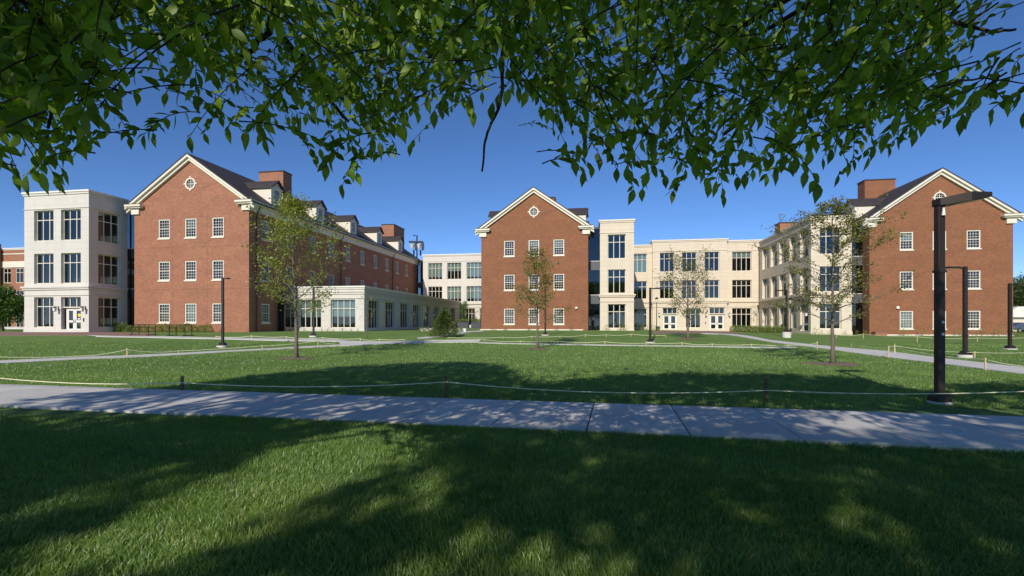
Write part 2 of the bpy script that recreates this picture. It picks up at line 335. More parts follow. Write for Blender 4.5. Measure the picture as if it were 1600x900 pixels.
# ------------------------------------------------------------------ grass
def inpoly(X, Y, P):
    r = np.zeros(len(X), bool); n_ = len(P)
    for a in range(n_):
        x0, y0 = P[a]; x1, y1 = P[(a + 1) % n_]
        if y0 == y1: continue
        c = ((y0 > Y) != (y1 > Y)) & (X < (x1 - x0) * (Y - y0) / (y1 - y0) + x0); r ^= c
    return r
rng = np.random.default_rng(3)
def blades(n_, y0, y1, hmin, hmax, wd, seg):
    Y = np.sqrt(rng.random(n_) * (y1 ** 2 - y0 ** 2) + y0 ** 2); X = (rng.random(n_) * 2 - 1) * (1.16 * Y + .4)
    s_ = (Y - 7.585 + .208 * X)       # distance to the near edge of the sidewalk
    jag = .05 * rng.random(n_) + .03 * np.sin(X * 3.1) ; ok = (s_ < .02 + jag) | (s_ > 2.62 - jag)
    for P in POLY:
        m_ = inpoly(X, Y, P); ok &= ~m_
    X, Y = X[ok], Y[ok]; n_ = len(X); Z = ground(X, Y)
    lump = .5 + .5 * np.sin(X * 1.7 + 2 * np.sin(Y * 1.1)) * np.sin(Y * 2.1 + np.sin(X * .9)); lump2 = .5 + .5 * np.sin(X * 7 + 3 * np.sin(Y * 5)) * np.sin(Y * 8 + 2 * np.sin(X * 6))
    h = (hmin + (hmax - hmin) * rng.random(n_)) * (.7 + .35 * lump + .3 * lump2)
    an = rng.random(n_) * 2 * np.pi; wdir = np.stack([np.cos(an), np.sin(an), 0 * an], 1) * (wd * (.6 + .8 * rng.random(n_)))[:, None]
    ln = rng.random(n_) * 2 * np.pi; la = h * (.15 + .75 * rng.random(n_) ** 1.3)
    # neighbouring blades lean alike
    sw = 3 * np.sin(X * .8 + Y * .6) + 2 * np.sin(Y * 1.3 - X * .5); ln = ln * .8 + sw
    lean = np.stack([np.cos(ln) * la, np.sin(ln) * la, 0 * la], 1)
    base = np.stack([X, Y, Z - .005], 1); up = np.stack([0 * h, 0 * h, h], 1); tone = (rng.random(n_) - .5) * .55 + (lump - .5) * .12 - .05 + (rng.random(n_) < .035) * .5 + .14 * np.sin(X * .31 + 2) * np.sin(Y * .43 + X * .1)
    if seg == 1:
        V = np.stack([base - wdir, base + wdir, base + up + lean], 1).reshape(-1, 3); Fc = np.arange(n_ * 3).reshape(-1, 3)
        T = np.repeat(tone, 3)
    else:
        mid = base + up * .58 + lean * .32
        V = np.stack([base - wdir, base + wdir, mid + wdir * .8, mid - wdir * .8, base + up + lean * 1.1], 1).reshape(-1, 3)
        o = np.arange(n_)[:, None] * 5; Fc = np.concatenate([o + np.array([[0, 1, 2]]), o + np.array([[0, 2, 3]]), o + np.array([[3, 2, 4]])]); T = np.repeat(tone, 5)
    return V, Fc, T
parts = [blades(230000, 2.3, 5.2, .03, .078, .0033, 2), blades(240000, 5.2, 8.6, .03, .075, .0045, 1), blades(230000, 9.5, 17, .04, .07, .006, 1), blades(170000, 17, 34, .04, .07, .011, 1)]
o = 0; Vs, Fs, Ts = [], [], []
for v_, f_, t_ in parts: Vs.append(v_); Fs.append(f_ + o); Ts.append(t_); o += len(v_)
tag(link("grass", raw_mesh("grass", np.concatenate(Vs), np.concatenate(Fs), 3, M['grass'], np.concatenate(Ts))), kind="stuff", label="blades of green grass covering the lawn", cat="grass")

# ------------------------------------------------------------------ building kit
class Bld:
    def __init__(s, name, a, b, z, label, cat):
        s.o = (a, b, z); s.root = empty(name, W(a, b, z), -TH); tag(s.root, label, cat)
    def mb(s): return MB(s.o)
    def place(s, ob, a, b, z, rot=0, parent=None):
        ob.parent = parent or s.root; ob.location = (a - s.o[0], b - s.o[1], z - s.o[2]); ob.rotation_euler = (0, 0, rot); return ob

def facade(mb, org, side, W_, z0, z1, openings, depth, mat, rmat=None):
    """side: 'f' faces the viewer (u=+a), 'r' faces +a (u=+b), 'l' faces -a (u=-b), 'k' faces away"""
    a, b = org; U = {'f': (1, 0), 'r': (0, 1), 'l': (0, -1), 'k': (-1, 0)}[side]; I = {'f': (0, 1), 'r': (-1, 0), 'l': (1, 0), 'k': (0, -1)}[side]
    P = lambda u, z, d=0: (a + U[0] * u + I[0] * d, b + U[1] * u + I[1] * d, z)
    us = sorted({0, W_, *[o[0] for o in openings], *[o[1] for o in openings]}); zs = sorted({z0, z1, *[o[2] for o in openings], *[o[3] for o in openings]})
    for i in range(len(us) - 1):
        for j in range(len(zs) - 1):
            uc, zc = (us[i] + us[i + 1]) / 2, (zs[j] + zs[j + 1]) / 2
            if any(o[0] < uc < o[1] and o[2] < zc < o[3] for o in openings): continue
            mb.quad([P(us[i], zs[j]), P(us[i + 1], zs[j]), P(us[i + 1], zs[j + 1]), P(us[i], zs[j + 1])], mat)
    rm = rmat or mat
    for o in openings:
        u0, u1, a0, a1 = o[:4]
        mb.quad([P(u0, a0), P(u1, a0), P(u1, a0, depth), P(u0, a0, depth)][::-1], rm)
        mb.quad([P(u0, a1), P(u1, a1), P(u1, a1, depth), P(u0, a1, depth)], rm)
        mb.quad([P(u0, a0), P(u0, a1), P(u0, a1, depth), P(u0, a0, depth)][::-1], rm)
        mb.quad([P(u1, a0), P(u1, a1), P(u1, a1, depth), P(u1, a0, depth)], rm)

_wc = {}
def window_unit(kind, w_, h_, ncol, blind=0.0, frame='trim', rec=None):
    """a window as frame object with pane (and blind) children; local x along the wall, y inwards"""
    key = (kind, round(w_, 1), round(h_, 1), ncol, round(blind, 2), frame)
    if key in _wc:
        src = _wc[key]; o = src.copy(); COL.objects.link(o)
        for ch in src.children:
            c = ch.copy(); COL.objects.link(c); c.parent = o
        return o, key, round(w_, 1), round(h_, 1)
    mat = M[frame]; mb = MB()
    if kind == 'sash':
        r = .04; t = .11
        mb.box(0, t, r, r + .12, t, h_ - t, mat); mb.box(w_ - t, w_, r, r + .12, t, h_ - t, mat)
        mb.box(0, w_, r - .001, r + .12, h_ - t, h_, mat); mb.box(0, w_, r - .001, r + .12, 0, t, mat)
        mid = t + (h_ - 2 * t) * .5; mb.box(t, w_ - t, r + .02, r + .10, mid - .035, mid + .035, mat)
        iw = w_ - 2 * t
        for k in range(1, 4): x = t + iw * k / 4; mb.box(x - .014, x + .014, r + .045, r + .075, t, h_ - t, mat)
        for k in (1, 2, 4, 5): z = t + (h_ - 2 * t) * k / 6; mb.box(t, w_ - t, r + .043, r + .073, z - .014, z + .014, mat)
        yp = r + .085
    else:
        r = .24 if rec is None else rec; t = .075
        mb.box(0, t, r, r + .12, t, h_ - t, mat); mb.box(w_ - t, w_, r, r + .12, t, h_ - t, mat)
        mb.box(0, w_, r - .001, r + .12, h_ - t, h_, mat); mb.box(0, w_, r - .03, r + .12, 0, t, mat)
        for k in range(1, ncol): x = w_ * k / ncol; mb.box(x - .035, x + .035, r + .01, r + .11, t, h_ - t, mat)
        if kind == 'grid': z = h_ * .69; mb.box(t, w_ - t, r + .003, r + .10, z - .035, z + .035, mat)
        yp = r + .07
    o = mb.build("window")
    mb = MB(); mb.quad([(.03, yp, .03), (w_ - .03, yp, .03), (w_ - .03, yp, h_ - .03), (.03, yp, h_ - .03)], M['glass']); mb.build("pane", o)
    if kind == 'sash':
        mb = MB(); mb.box(-.06, w_ + .06, -.07, .038, -.13, -.002, M['trim']); mb.build("sill", o)
    if blind > 0:
        mb = MB(); mb.box(.05, w_ - .05, yp + .07, yp + .09, h_ * (1 - blind), h_ - .04, M['blind']); mb.build("blind", o)
    _wc[key] = o; return o, key, w_, h_

def put_windows(B, org, side, openings, kind, ncol, depth, blinds=None, frame='trim', rec=None):
    a, b = org; U = {'f': (1, 0), 'r': (0, 1), 'l': (0, -1)}[side]; rot = {'f': 0, 'r': math.pi / 2, 'l': -math.pi / 2}[side]
    for q, o in enumerate(openings):
        u0, u1, z0, z1 = o[:4]; kd = o[4] if len(o) > 4 else kind
        if kd == 'none': continue
        nc = o[5] if len(o) > 5 else ncol
        bl = (blinds[q % len(blinds)] if blinds else 0)
        ob, key, kw, kh = window_unit(kd, u1 - u0, z1 - z0, nc, bl, frame, rec)
        B.place(ob, a + U[0] * u0, b + U[1] * u0, z0, rot)
        ob.scale = ((u1 - u0) / SZ.setdefault(key, (u1 - u0, z1 - z0))[0], 1, (z1 - z0) / SZ[key][1])
SZ = {}
def boxpart(B, name, dims, mat, parent=None, bevel=0):
    mb = B.mb(); mb.box(*dims, mat); return mb.build(name, parent or B.root, bevel=bevel)

# ---- a brick hall with its gable to the lawn
def hall(name, label, a0, a1, b0, b1, z0, dz, wpx, side_b=None, plinth=None, side='r', dorm_sides=('r',), ndorm=6, chim=((12.5, 3.2, 1.8),), pipes=(), k=1.0, blinds=None, side_rows=None, bk='brick'):
    B = Bld(name, a0, b0, z0, label, "building"); br = M[bk]
    rows = [dz + .0, dz + 4.27 * k, dz + 8.54 * k]; wh = 1.93; ww = 1.3
    ze = rows[2] + 3.25 * k; am = (a0 + a1) / 2; hw = (a1 - a0) / 2; za = ze + .25 + hw * .70
    ops = [(fa(px, b0) - a0 - ww / 2, fa(px, b0) - a0 + ww / 2, r, r + wh) for r in rows for px in wpx]
    mb = B.mb(); facade(mb, (a0, b0), 'f', a1 - a0, z0, ze, ops, .22, br)
    sops = {}
    for sd_ in ('r', 'l'):
        org = (a1, b0) if sd_ == 'r' else (a0, b1); cs = side_b or [b0 + 5.2 + 4.39 * q for q in range(int((b1 - b0 - 7) / 4.39) + 1)]
        so = []
        if sd_ == side:
            for ri, r in enumerate(rows):
                for c in cs:
                    if side_rows and not side_rows(ri, c): continue
                    u = (c - b0) if sd_ == 'r' else (b1 - c)
                    if u < .8 or u > b1 - b0 - .8: continue
                    so.append((u - ww / 2, u + ww / 2, r, r + wh))
        facade(mb, org, sd_, b1 - b0, z0, ze, so, .22, br); sops[sd_] = (org, so)
    facade(mb, (a1, b1), 'k', a1 - a0, z0, ze, [], .2, br)
    # gable triangles, the front one with a round opening
    cz = ze + (za - ze) * .50 - .25; rr = .54
    out = [(a0, ze), (a1, ze), (am, za)]
    angs = sorted({2 * math.pi * q / 32 for q in range(32)} | {math.atan2(p[1] - cz, p[0] - am) % (2 * math.pi) for p in out})
    def hit(an):
        d = (math.cos(an), math.sin(an)); best = 1e9
        for q in range(3):
            p, r_ = out[q], out[(q + 1) % 3]; ex, ez = r_[0] - p[0], r_[1] - p[1]; den = d[0] * ez - d[1] * ex
            if abs(den) < 1e-9: continue
            t = ((p[0] - am) * ez - (p[1] - cz) * ex) / den; s_ = ((p[0] - am) * d[1] - (p[1] - cz) * d[0]) / den
            if t > 0 and -1e-6 <= s_ <= 1 + 1e-6: best = min(best, t)
        return (am + d[0] * best, cz + d[1] * best)
    for q in range(len(angs)):
        x, y = angs[q], angs[(q + 1) % len(angs)]
        c0, c1 = (am + rr * math.cos(x), cz + rr * math.sin(x)), (am + rr * math.cos(y), cz + rr * math.sin(y)); h0, h1 = hit(x), hit(y)
        mb.quad([(c0[0], b0, c0[1]), (h0[0], b0, h0[1]), (h1[0], b0, h1[1]), (c1[0], b0, c1[1])], br)
        mb.quad([(c0[0], b0, c0[1]), (c1[0], b0, c1[1]), (c1[0], b0 + .22, c1[1]), (c0[0], b0 + .22, c0[1])], br)
    mb.quad([(a0, b1, ze), (am, b1, za), (a1, b1, ze)], br)
    mb.build("wall", B.root)
    # thin brick course lines at each floor and two upright movement joints
    mb = B.mb()
    for r in (rows[1] - .95, rows[2] - .95): mb.box(a0 + .02, a1 - .02, b0 - .004, b0, r, r + .03, M['brick_dark'])
    for px in (wpx[0] + 13, wpx[2] - 17):
        x = fa(px, b0)
        mb.box(x, x + .03, b0 - .006, b0, z0 + .5, ze, M['brick_dark'])
    mb.build("movement_joint", B.root)
    for q, r in enumerate((z0 + .05, rows[1] - 1.15, rows[2] - 1.15, ze - .1)):
        boxpart(B, "floor_slab", (a0 + .3, a1 - .3, b0 + .3, b1 - .3, r, r + .25), M['inside'])
    boxpart(B, "inner_wall", (a0 + .4, a1 - .4, b0 + 6, b0 + 6.2, z0 + .4, ze - .2), M['inside'])
    boxpart(B, "inner_wall", (am - .3, am + .3, b0 + 6.3, b1 - .5, z0 + .4, ze - .2), M['inside'])
    put_windows(B, (a0, b0), 'f', ops, 'sash', 4, .22, blinds)
    for sd_ in ('r', 'l'):
        org, so = sops[sd_]; put_windows(B, org, sd_, so, 'sash', 4, .22, [0, 0, .5, 0, .35, 0, 0])
    # round window
    mb = B.mb(); n_ = 32
    for q in range(n_):
        x, y = 2 * math.pi * q / n_, 2 * math.pi * (q + 1) / n_
        P = lambda an, r_, d: (am + r_ * math.cos(an), b0 + d, cz + r_ * math.sin(an))
        mb.quad([P(x, rr - .09, -.06), P(x, rr + .05, -.06), P(y, rr + .05, -.06), P(y, rr - .09, -.06)], M['trim'])
        mb.quad([P(x, rr + .05, -.06), P(x, rr + .05, .0), P(y, rr + .05, .0), P(y, rr + .05, -.06)], M['trim'])
        mb.quad([P(x, rr - .09, -.06), P(y, rr - .09, -.06), P(y, rr - .09, .14), P(x, rr - .09, .14)], M['trim'])
    for q in range(4):
        an = q * math.pi / 2; x, z = am + math.cos(an) * (rr + .12), cz + math.sin(an) * (rr + .12); mb.box(x - .075, x + .075, b0 - .07, b0 - .003, z - .075, z + .075, M['trim'])
    mb.box(am - .03, am + .03, b0 + .04, b0 + .08, cz - rr + .1, cz + rr - .1, M['trim']); mb.box(am - rr + .1, am + rr - .1, b0 + .043, b0 + .077, cz - .03, cz + .03, M['trim'])
    for s_ in (-.22, .22):
        mb.box(am + s_ - .012, am + s_ + .012, b0 + .045, b0 + .075, cz - .42, cz + .42, M['trim']); mb.box(am - .42, am + .42, b0 + .047, b0 + .073, cz + s_ - .012, cz + s_ + .012, M['trim'])
    rw = mb.build("round_window", B.root)
    mb = B.mb(); mb.add([(am + (rr - .1) * math.cos(2 * math.pi * q / 24), b0 + .1, cz + (rr - .1) * math.sin(2 * math.pi * q / 24)) for q in range(24)], [list(range(24))], M['glass']); mb.build("pane", rw)
    # roof: two slabs, overhanging
    ov, fo = .75, .5; sl = .70
    zr = lambda a: za + .32 - abs(a - am) * sl
    for s_ in (-1, 1):
        e = am + s_ * (hw + ov); mb = B.mb()
        poly = [(am, za + .32), (e, zr(e)), (e, zr(e) - .12), (am, za + .20)]
        mb.prism(poly, 'y', b0 - fo, b1 + .4, M['roof']); mb.build("roof", B.root)
    # raking trim in two steps
    for s_ in (-1, 1):
        mb = B.mb(); e = am + s_ * (hw + ov - .05)
        def rake(top, bot, y0, y1): mb.prism([(am, za + top), (e, za + top - (hw + ov - .05) * sl), (e, za + bot - (hw + ov - .05) * sl), (am, za + bot)], 'y', y0, y1, M['trim'])
        rake(.195, -.06, b0 - .46, b0 - .002); rake(-.062, -.36, b0 - .25, b0 - .003)
        mb.build("raking_cornice", B.root)
    # eave cornices and their returns
    zc = ze - .12
    for s_ in (-1, 1):
        aw = a1 if s_ > 0 else a0; mb = B.mb()
        def sx(p, q): return (min(p, q), max(p, q))
        x0, x1 = sx(aw + s_ * .003, aw + s_ * .66); mb.box(x0, x1, b0 - .55, b1, zc + .12, zc + .34, M['trim'])
        x0, x1 = sx(aw + s_ * .003, aw + s_ * .50); mb.box(x0, x1, b0 - .40, b1, zc - .02, zc + .118, M['trim'])
        x0, x1 = sx(aw + s_ * .003, aw + s_ * .22); mb.box(x0, x1, b0 - .18, b1, zc - .62, zc - .022, M['trim'])
        i1 = aw - s_ * 1.18
        x0, x1 = sx(i1, aw + s_ * .001); mb.box(x0, x1, b0 - .55, b0 - .004, zc + .12, zc + .34, M['trim'])
        x0, x1 = sx(i1 + s_ * .12, aw + s_ * .001); mb.box(x0, x1, b0 - .40, b0 - .004, zc - .02, zc + .118, M['trim'])
        x0, x1 = sx(i1 + s_ * .5, aw + s_ * .001); mb.box(x0, x1, b0 - .18, b0 - .004, zc - .62, zc - .022, M['trim'])
        # small roofed top of the return
        x0, x1 = sx(i1 - s_ * .02, aw + s_ * .70); mb.box(x0, x1, b0 - .60, b0 - .47, zc + .341, zc + .37, M['roof'])
        mb.build("eave_cornice", B.root)
    if plinth:
        p0, p1 = fa(plinth[0], b0), fa(plinth[1], b0); mb = B.mb()
        mb.box(p0, p1, b0 - .14, b0 - .003, z0 - .4, dz - .75, br); mb.box(p0 - .02, p1 + .02, b0 - .19, b0 - .003, dz - .748, dz - .62, M['trim']); mb.build("plinth", B.root)
    # dormers
    for sd_ in dorm_sides:
        s_ = 1 if sd_ == 'r' else -1; aw = a1 if s_ > 0 else a0
        for q in range(ndorm):
            c = b0 + 4.9 + 8.78 * q
            if c > b1 - 2: break
            af = aw - s_ * .35; zb = zr(af) - .15; zt = zb + 2.0; wd = .95; zp = zt + .75
            ain = am + s_ * max(0, (za + .32 - zt) / sl); apk = am + s_ * max(0, (za + .32 - zp - .1) / sl)
            mb = B.mb(); y0, y1 = c - wd, c + wd
            for yy, fl in ((y0, 1), (y1, -1)):
                p = [(af, yy, zb), (af, yy, zt), (ain, yy, zt)]; mb.quad(p, M['creamp'])
            # face with an opening
            mb2 = []
            fo_ = (c - .52, c + .52, zb + .35, zb + 1.85)
            u0, u1, w0, w1 = fo_
            for (ya, yb, zA, zB) in ((y0, u0, zb, zt), (u1, y1, zb, zt), (u0, u1, zb, w0), (u0, u1, w1, zt)):
                mb.quad([(af, ya, zA), (af, yb, zA), (af, yb, zB), (af, ya, zB)], M['creamp'])
            mb.quad([(af, y0, zt), (af, y1, zt), (af, c, zp)], M['creamp'])
            d = mb.build("dormer", B.root)
            ob, key, kw, kh = window_unit('sashd', 1.04, 1.5, 4); 
            B.place(ob, af, (u0 if s_ > 0 else u1), w0, s_ * math.pi / 2); ob.parent = d
            ob.name = "dormer_window"
            mb = B.mb()
            for t_ in (-1, 1):
                e0 = c; e1 = c + t_ * (wd + .22); zE = zp - (wd + .22) * .79
                fr = af + s_ * .3
                vs = [(fr, e0, zp + .14), (fr, e1, zE + .14), (fr, e1, zE), (fr, e0, zp), (apk, e0, zp + .14), (ain - s_ * .2, e1, zE + .14), (ain - s_ * .2, e1, zE), (apk, e0, zp)]
                mb.add(vs, [(0, 1, 2, 3), (0, 4, 5, 1), (1, 5, 6, 2), (3, 2, 6, 7)], M['roof'])
            mb.build("dormer_roof", d)
            mb = B.mb(); x0, x1 = sx(af + s_ * .002, af + s_ * .1); mb.box(x0, x1, y0 - .05, y1 + .05, zt - .09, zt + .05, M['white']); mb.build("dormer_trim", d)
    for c in chim:
        off, cw, cd = c[:3]; ac = c[3] if len(c) > 3 else am; zt = c[4] if len(c) > 4 else za + 2.3
        mb = B.mb(); mb.box(ac - cw / 2, ac + cw / 2, b0 + off, b0 + off + cd, zr(ac - (cw / 2 if ac <= am else -cw / 2)) - 1.2 if len(c) < 4 else ze, zt, br)
        mb.box(ac - cw / 2 - .07, ac + cw / 2 + .07, b0 + off - .07, b0 + off + cd + .07, zt + .001, zt + .14, M['roof']); mb.build("chimney", B.root)
    for c in pipes:
        s_ = 1 if side == 'r' else -1; aw = a1 if s_ > 0 else a0; x = aw + s_ * .13
        mb = B.mb(); mb.tube([(x + s_ * .34, c, zc - .05), (x + s_ * .3, c, zc - .3), (x, c, zc - .9), (x, c, z0 + .1)], .055, M['metal'], 6); mb.build("downpipe", B.root)
    return B

# dormer sash: like the sash but without the wall sill
_old = window_unit
def window_unit(kind, w_, h_, ncol, blind=0.0, frame='trim', rec=None):
    if kind == 'sashd':
        key = ('sashd',)
        if key in _wc:
            src = _wc[key]; o = src.copy(); COL.objects.link(o)
            for ch in src.children: c = ch.copy(); COL.objects.link(c); c.parent = o
            return o, key, w_, h_
        mat = M['white']; mb = MB(); t = .07; r = -.03
        mb.box(-.05, t, r, r + .1, t, h_ - t, mat); mb.box(w_ - t, w_ + .05, r, r + .1, t, h_ - t, mat); mb.box(-.05, w_ + .05, r - .001, r + .1, h_ - t, h_ + .04, mat); mb.box(-.05, w_ + .05, r - .03, r + .1, -.04, t, mat)
        mb.box(t, w_ - t, r + .02, r + .08, h_ / 2 - .03, h_ / 2 + .03, mat)
        for k in range(1, 4): x = w_ * k / 4; mb.box(x - .012, x + .012, r + .03, r + .06, t, h_ - t, mat)
        for k in (1, 2, 4, 5): z = h_ * k / 6; mb.box(t, w_ - t, r + .028, r + .058, z - .012, z + .012, mat)
        o = mb.build("dormer_window")
        mb = MB(); mb.quad([(0, .03, 0), (w_, .03, 0), (w_, .03, h_), (0, .03, h_)], M['glass']); mb.build("pane", o); _wc[key] = o; return o, key, w_, h_
    return _old(kind, w_, h_, ncol, blind, frame, rec)

# ---- a flat roofed stone block
def block(B, a0, a1, b0, b1, z0, z1, stone, fops, rops=(), lops=(), belt=None, kind='grid', ncol=3, depth=.36, blinds=None, cap=.12, sblinds=None, sncol=3, rblk='k', frame='trim', noside=()):
    mb = B.mb(); st = M[stone]
    facade(mb, (a0, b0), 'f', a1 - a0, z0, z1, fops, depth, st)
    facade(mb, (a1, b0), 'r', b1 - b0, z0, z1, list(rops), depth, st)
    facade(mb, (a0, b1), 'l', b1 - b0, z0, z1, list(lops), depth, st)
    facade(mb, (a1, b1), 'k', a1 - a0, z0, z1, [], depth, st)
    mb.build("wall", B.root)
    mb = B.mb(); mb.box(a0 - .16, a1 + .16, b0 - .16, b1 + .05, z1 + .001, z1 + .16, M['white'] if stone == 'stone_w' else M['trim'])
    mb.box(a0 - .08, a1 + .08, b0 - .08, b1 + .03, z1 - .20, z1 - .001, st); mb.build("parapet_cap", B.root)
    if belt:
        for zb0, zb1, p in belt:
            p = p * 1.3 + .035
            boxpart(B, "belt_course", (a0 - p, a1 + p, b0 - p, b1 - .1, zb0, zb1), st)
    mb = B.mb(); mb.box(a0 - .05, a1 + .05, b0 - .05, b1 - .1, z0 - .3, z0 + .28, st); mb.build("plinth", B.root)
    put_windows(B, (a0, b0), 'f', fops, kind, ncol, depth, blinds, frame)
    put_windows(B, (a1, b0), 'r', list(rops), kind, sncol, depth, sblinds, frame)
    put_windows(B, (a0, b1), 'l', list(lops), kind, sncol, depth, sblinds, frame)
def slabs(B, a0, a1, b0, b1, zs, back=None):
    for z in zs: boxpart(B, "floor_slab", (a0 + .45, a1 - .45, b0 + .45, b1 - .2, z, z + .3), M['inside'])
    bk = back or min(b1 - .3, b0 + 6)
    boxpart(B, "inner_wall", (a0 + .45, a1 - .45, bk, bk + .15, zs[0] - .2, zs[-1]), M['inside'])

def glasslink(B, a0, a1, b, z0, z1, bands, depth=3, side=None):
    """glazed recess: dark frame, glass with grey spandrel bands"""
    mb = B.mb(); mb.box(a0, a1, b + depth, b + depth + .1, z0, z1, M['spandrel']); mb.box(a0, a1, b + .0, b + depth, z1 + .001, z1 + .2, M['metal']); mb.build("link_shell", B.root)
    zs = [z0] + [z for bd in bands for z in bd] + [z1]
    mb = B.mb()
    for q in range(0, len(zs) - 1, 2): mb.quad([(a0, b + .05, zs[q]), (a1, b + .05, zs[q]), (a1, b + .05, zs[q + 1]), (a0, b + .05, zs[q + 1])], M['glass_d'])
    fr = MB(B.o)
    for bd in bands:
        fr.box(a0, a1, b + .04, b + .3, bd[0], bd[1], M['spandrel']); fr.box(a0, a1, b - .02, b + .06, bd[1] - .03, bd[1] + .03, M['white'])
    nv = 2 if a1 - a0 > 1.6 else 1
    for q in range(nv + 1): x = a0 + (a1 - a0) * q / nv; fr.box(x - .03, x + .03, b - .04, b + .1, z0, z1, M['metal'])
    for bd in bands: fr.box(a0 + .1, a1 - .1, b + .4, b + depth - .1, bd[0], bd[0] + .2, M['inside'])
    f_ = fr.build("link_frame", B.root); mb.build("pane", f_)

def door_unit(B, a, b, z, w_, h_, rot, leaves=2, parent=None, sheet=False):
    """white glazed doors: frame > leaf pieces, panes and handles"""
    fr = MB(); r = .22; t = .07; mt = M['white']
    fr.box(0, t, r, r + .12, 0, h_ - t, mt); fr.box(w_ - t, w_, r, r + .12, 0, h_ - t, mt); fr.box(0, w_, r - .001, r + .121, h_ - t, h_, mt)
    lw = (w_ - 2 * t) / leaves; pane = MB(); hd = MB()
    for q in range(leaves):
        x0 = t + q * lw; x1 = x0 + lw; s_ = .2 if leaves > 1 else .16
        fr.box(x0 + .01, x0 + s_, r + .02, r + .08, .02, h_ - t - .01, mt); fr.box(x1 - s_, x1 - .01, r + .02, r + .08, .02, h_ - t - .01, mt)
        for zz in ((.02, .3), (.92, 1.12), (h_ - t - .2, h_ - t - .01)): fr.box(x0 + s_, x1 - s_, r + .022, r + .078, zz[0], zz[1], mt)
        pane.quad([(x0 + s_, r + .05, .3), (x1 - s_, r + .05, .3), (x1 - s_, r + .05, h_ - t - .2), (x0 + s_, r + .05, h_ - t - .2)], M['glass'])
        hx = x1 - s_ / 2 if q == 0 else x0 + s_ / 2; hd.tube([(hx, r - .04, 1.2), (hx, r - .04, .85)], .02, M['metal'], 6)
    o = fr.build("door"); B.place(o, a, b, z, rot); pane.build("pane", o); hd.build("handle", o)
    if sheet:
        s_ = MB(); cx = t + lw * 1.55; s_.tube([(cx, r + .034, 1.62), (cx, r + .044, 1.62)], .17, M['paint_y'], 16); s_.box(cx - .17, cx + .12, r + .03, r + .04, 1.2, 1.33, M['white']); s_.build("notice", o)
    return o

def wall_lantern(B, a, b, z, rot=0):
    mb = MB(); mb.box(-.05, .05, -.03, 0, -.12, .18, M['black']); mb.tube([(0, -.02, .1), (0, -.2, .2), (0, -.36, .16)], .018, M['black'], 6)
    o = mb.build("wall_lantern"); B.place(o, a, b, z, rot)
    mb = MB(); mb.add([(x * s_, y * s_ - .36, z_) for z_, s_ in ((-.28, .09), (.05, .13)) for x, y in ((-1, -1), (1, -1), (1, 1), (-1, 1))], [(0, 1, 5, 4), (1, 2, 6, 5), (2, 3, 7, 6), (3, 0, 4, 7), (3, 2, 1, 0), (4, 5, 6, 7)], M['lampglass']); mb.build("lamp_glass", o)
    mb = MB(); mb.tube([(0, -.36, .051), (0, -.36, .1), (0, -.36, .17)], [.19, .13, .02], M['black'], 8); mb.box(-.1, .1, -.46, -.26, -.32, -.281, M['black']); mb.build("lamp_cap", o)
    return o

# ------------------------------------------------------------------ the left brick hall
LA0, LA1, LB0 = fa(210, 44.84), fa(389, 44.84), 44.84
sidepx = [415.3, 453, 488.7, 518, 543.7, 566.3, 586.7, 604.7, 620.7, 635.3, 648]
sbs = [sb(p, LA1) for p in sidepx if p < 645]
hall("brick_hall", "long red brick hall with dormers and dark roof, left of the three gabled halls", LA0, LA1, LB0, 93.0, .70, 1.66, (256.2, 297.7, 340.4), side_b=sbs, k=1.0,
     chim=((12.8, 3.3, 1.8), (44.2, 2.4, 5.2, fa(297.6, LB0) + 2.0, 19.9)), pipes=(sb(399.5, LA1), sb(531.5, LA1), sb(612.5, LA1)), blinds=[0, .9, 0, 0, 0, 0, 0, .45, 0],
     side_rows=lambda ri, c: ri > 0 or c < 49.5)
# middle hall
CB0 = 61.7; CA0, CA1 = fa(752, CB0), fa(919, CB0)
hall("brick_hall", "narrow-looking red brick gable standing in the centre between white and cream wings", CA0, CA1, CB0, 100, .55, 1.48, (795.7, 834.1, 873.1), plinth=(751, 911), dorm_sides=('r', 'l'), ndorm=4, k=.985, side='l',
     bk='brick_warm_cast', chim=((13.5, 3.0, 1.8),), blinds=[0, 0, 0, 0, 0, 0, 0, .4, .45])
# right hall
RB0 = 60.8; RA0, RA1 = fa(1358.5, RB0), fa(1583, RB0)
hall("brick_hall", "red brick gable at the right edge behind the nearest lamp post", RA0, RA1, RB0, 104, .16, 1.0, (1416.4, 1468, 1521.4), plinth=(1370, 1582), dorm_sides=('l', 'r'), ndorm=4, k=1.0, side='l',
     bk='brick_warm_cast', chim=((11.5, 3.6, 1.8),), blinds=[.95, .9, 0, 0, 0, 0, .55, 0, 0], side_rows=lambda ri, c: False)

# ------------------------------------------------------------------ white pavilion at the left
B_ = 41.4; A0, A1 = fa(38, B_), fa(138.7, B_); B1 = sb(199, A1)
P = Bld("stone_pavilion", A0, B_, .72, "three storey white stone corner pavilion with white double doors, at the left", "building")
c1 = (fa(53.3, B_) - A0, fa(83.6, B_) - A0); c2 = (fa(95.3, B_) - A0, fa(126.2, B_) - A0)
fo = [(*c1, 9.67, 12.64), (*c2, 9.67, 12.64), (*c1, 5.47, 8.41), (*c2, 5.47, 8.41), (*c1, 1.19, 4.15), (*c2, 3.12, 4.15, 'top', 3), (*c2, .76, 3.10, 'none')]
s0, s1 = sb(153.6, A1) - B_, sb(188.4, A1) - B_
ro = [(s0, s1, 9.67, 12.64), (s0, s1, 5.47, 8.41), (s0, s1, 1.19, 4.15)]
block(P, A0, A1, B_, B1, .72, 14.3, 'stone_w', fo, ro, belt=[(12.75, 12.80, .03), (5.02, 5.2, .14), (4.86, 5.0, .07), (4.3, 4.36, .04)], blinds=[0, 0, 0, 0, 0, 0, 0])
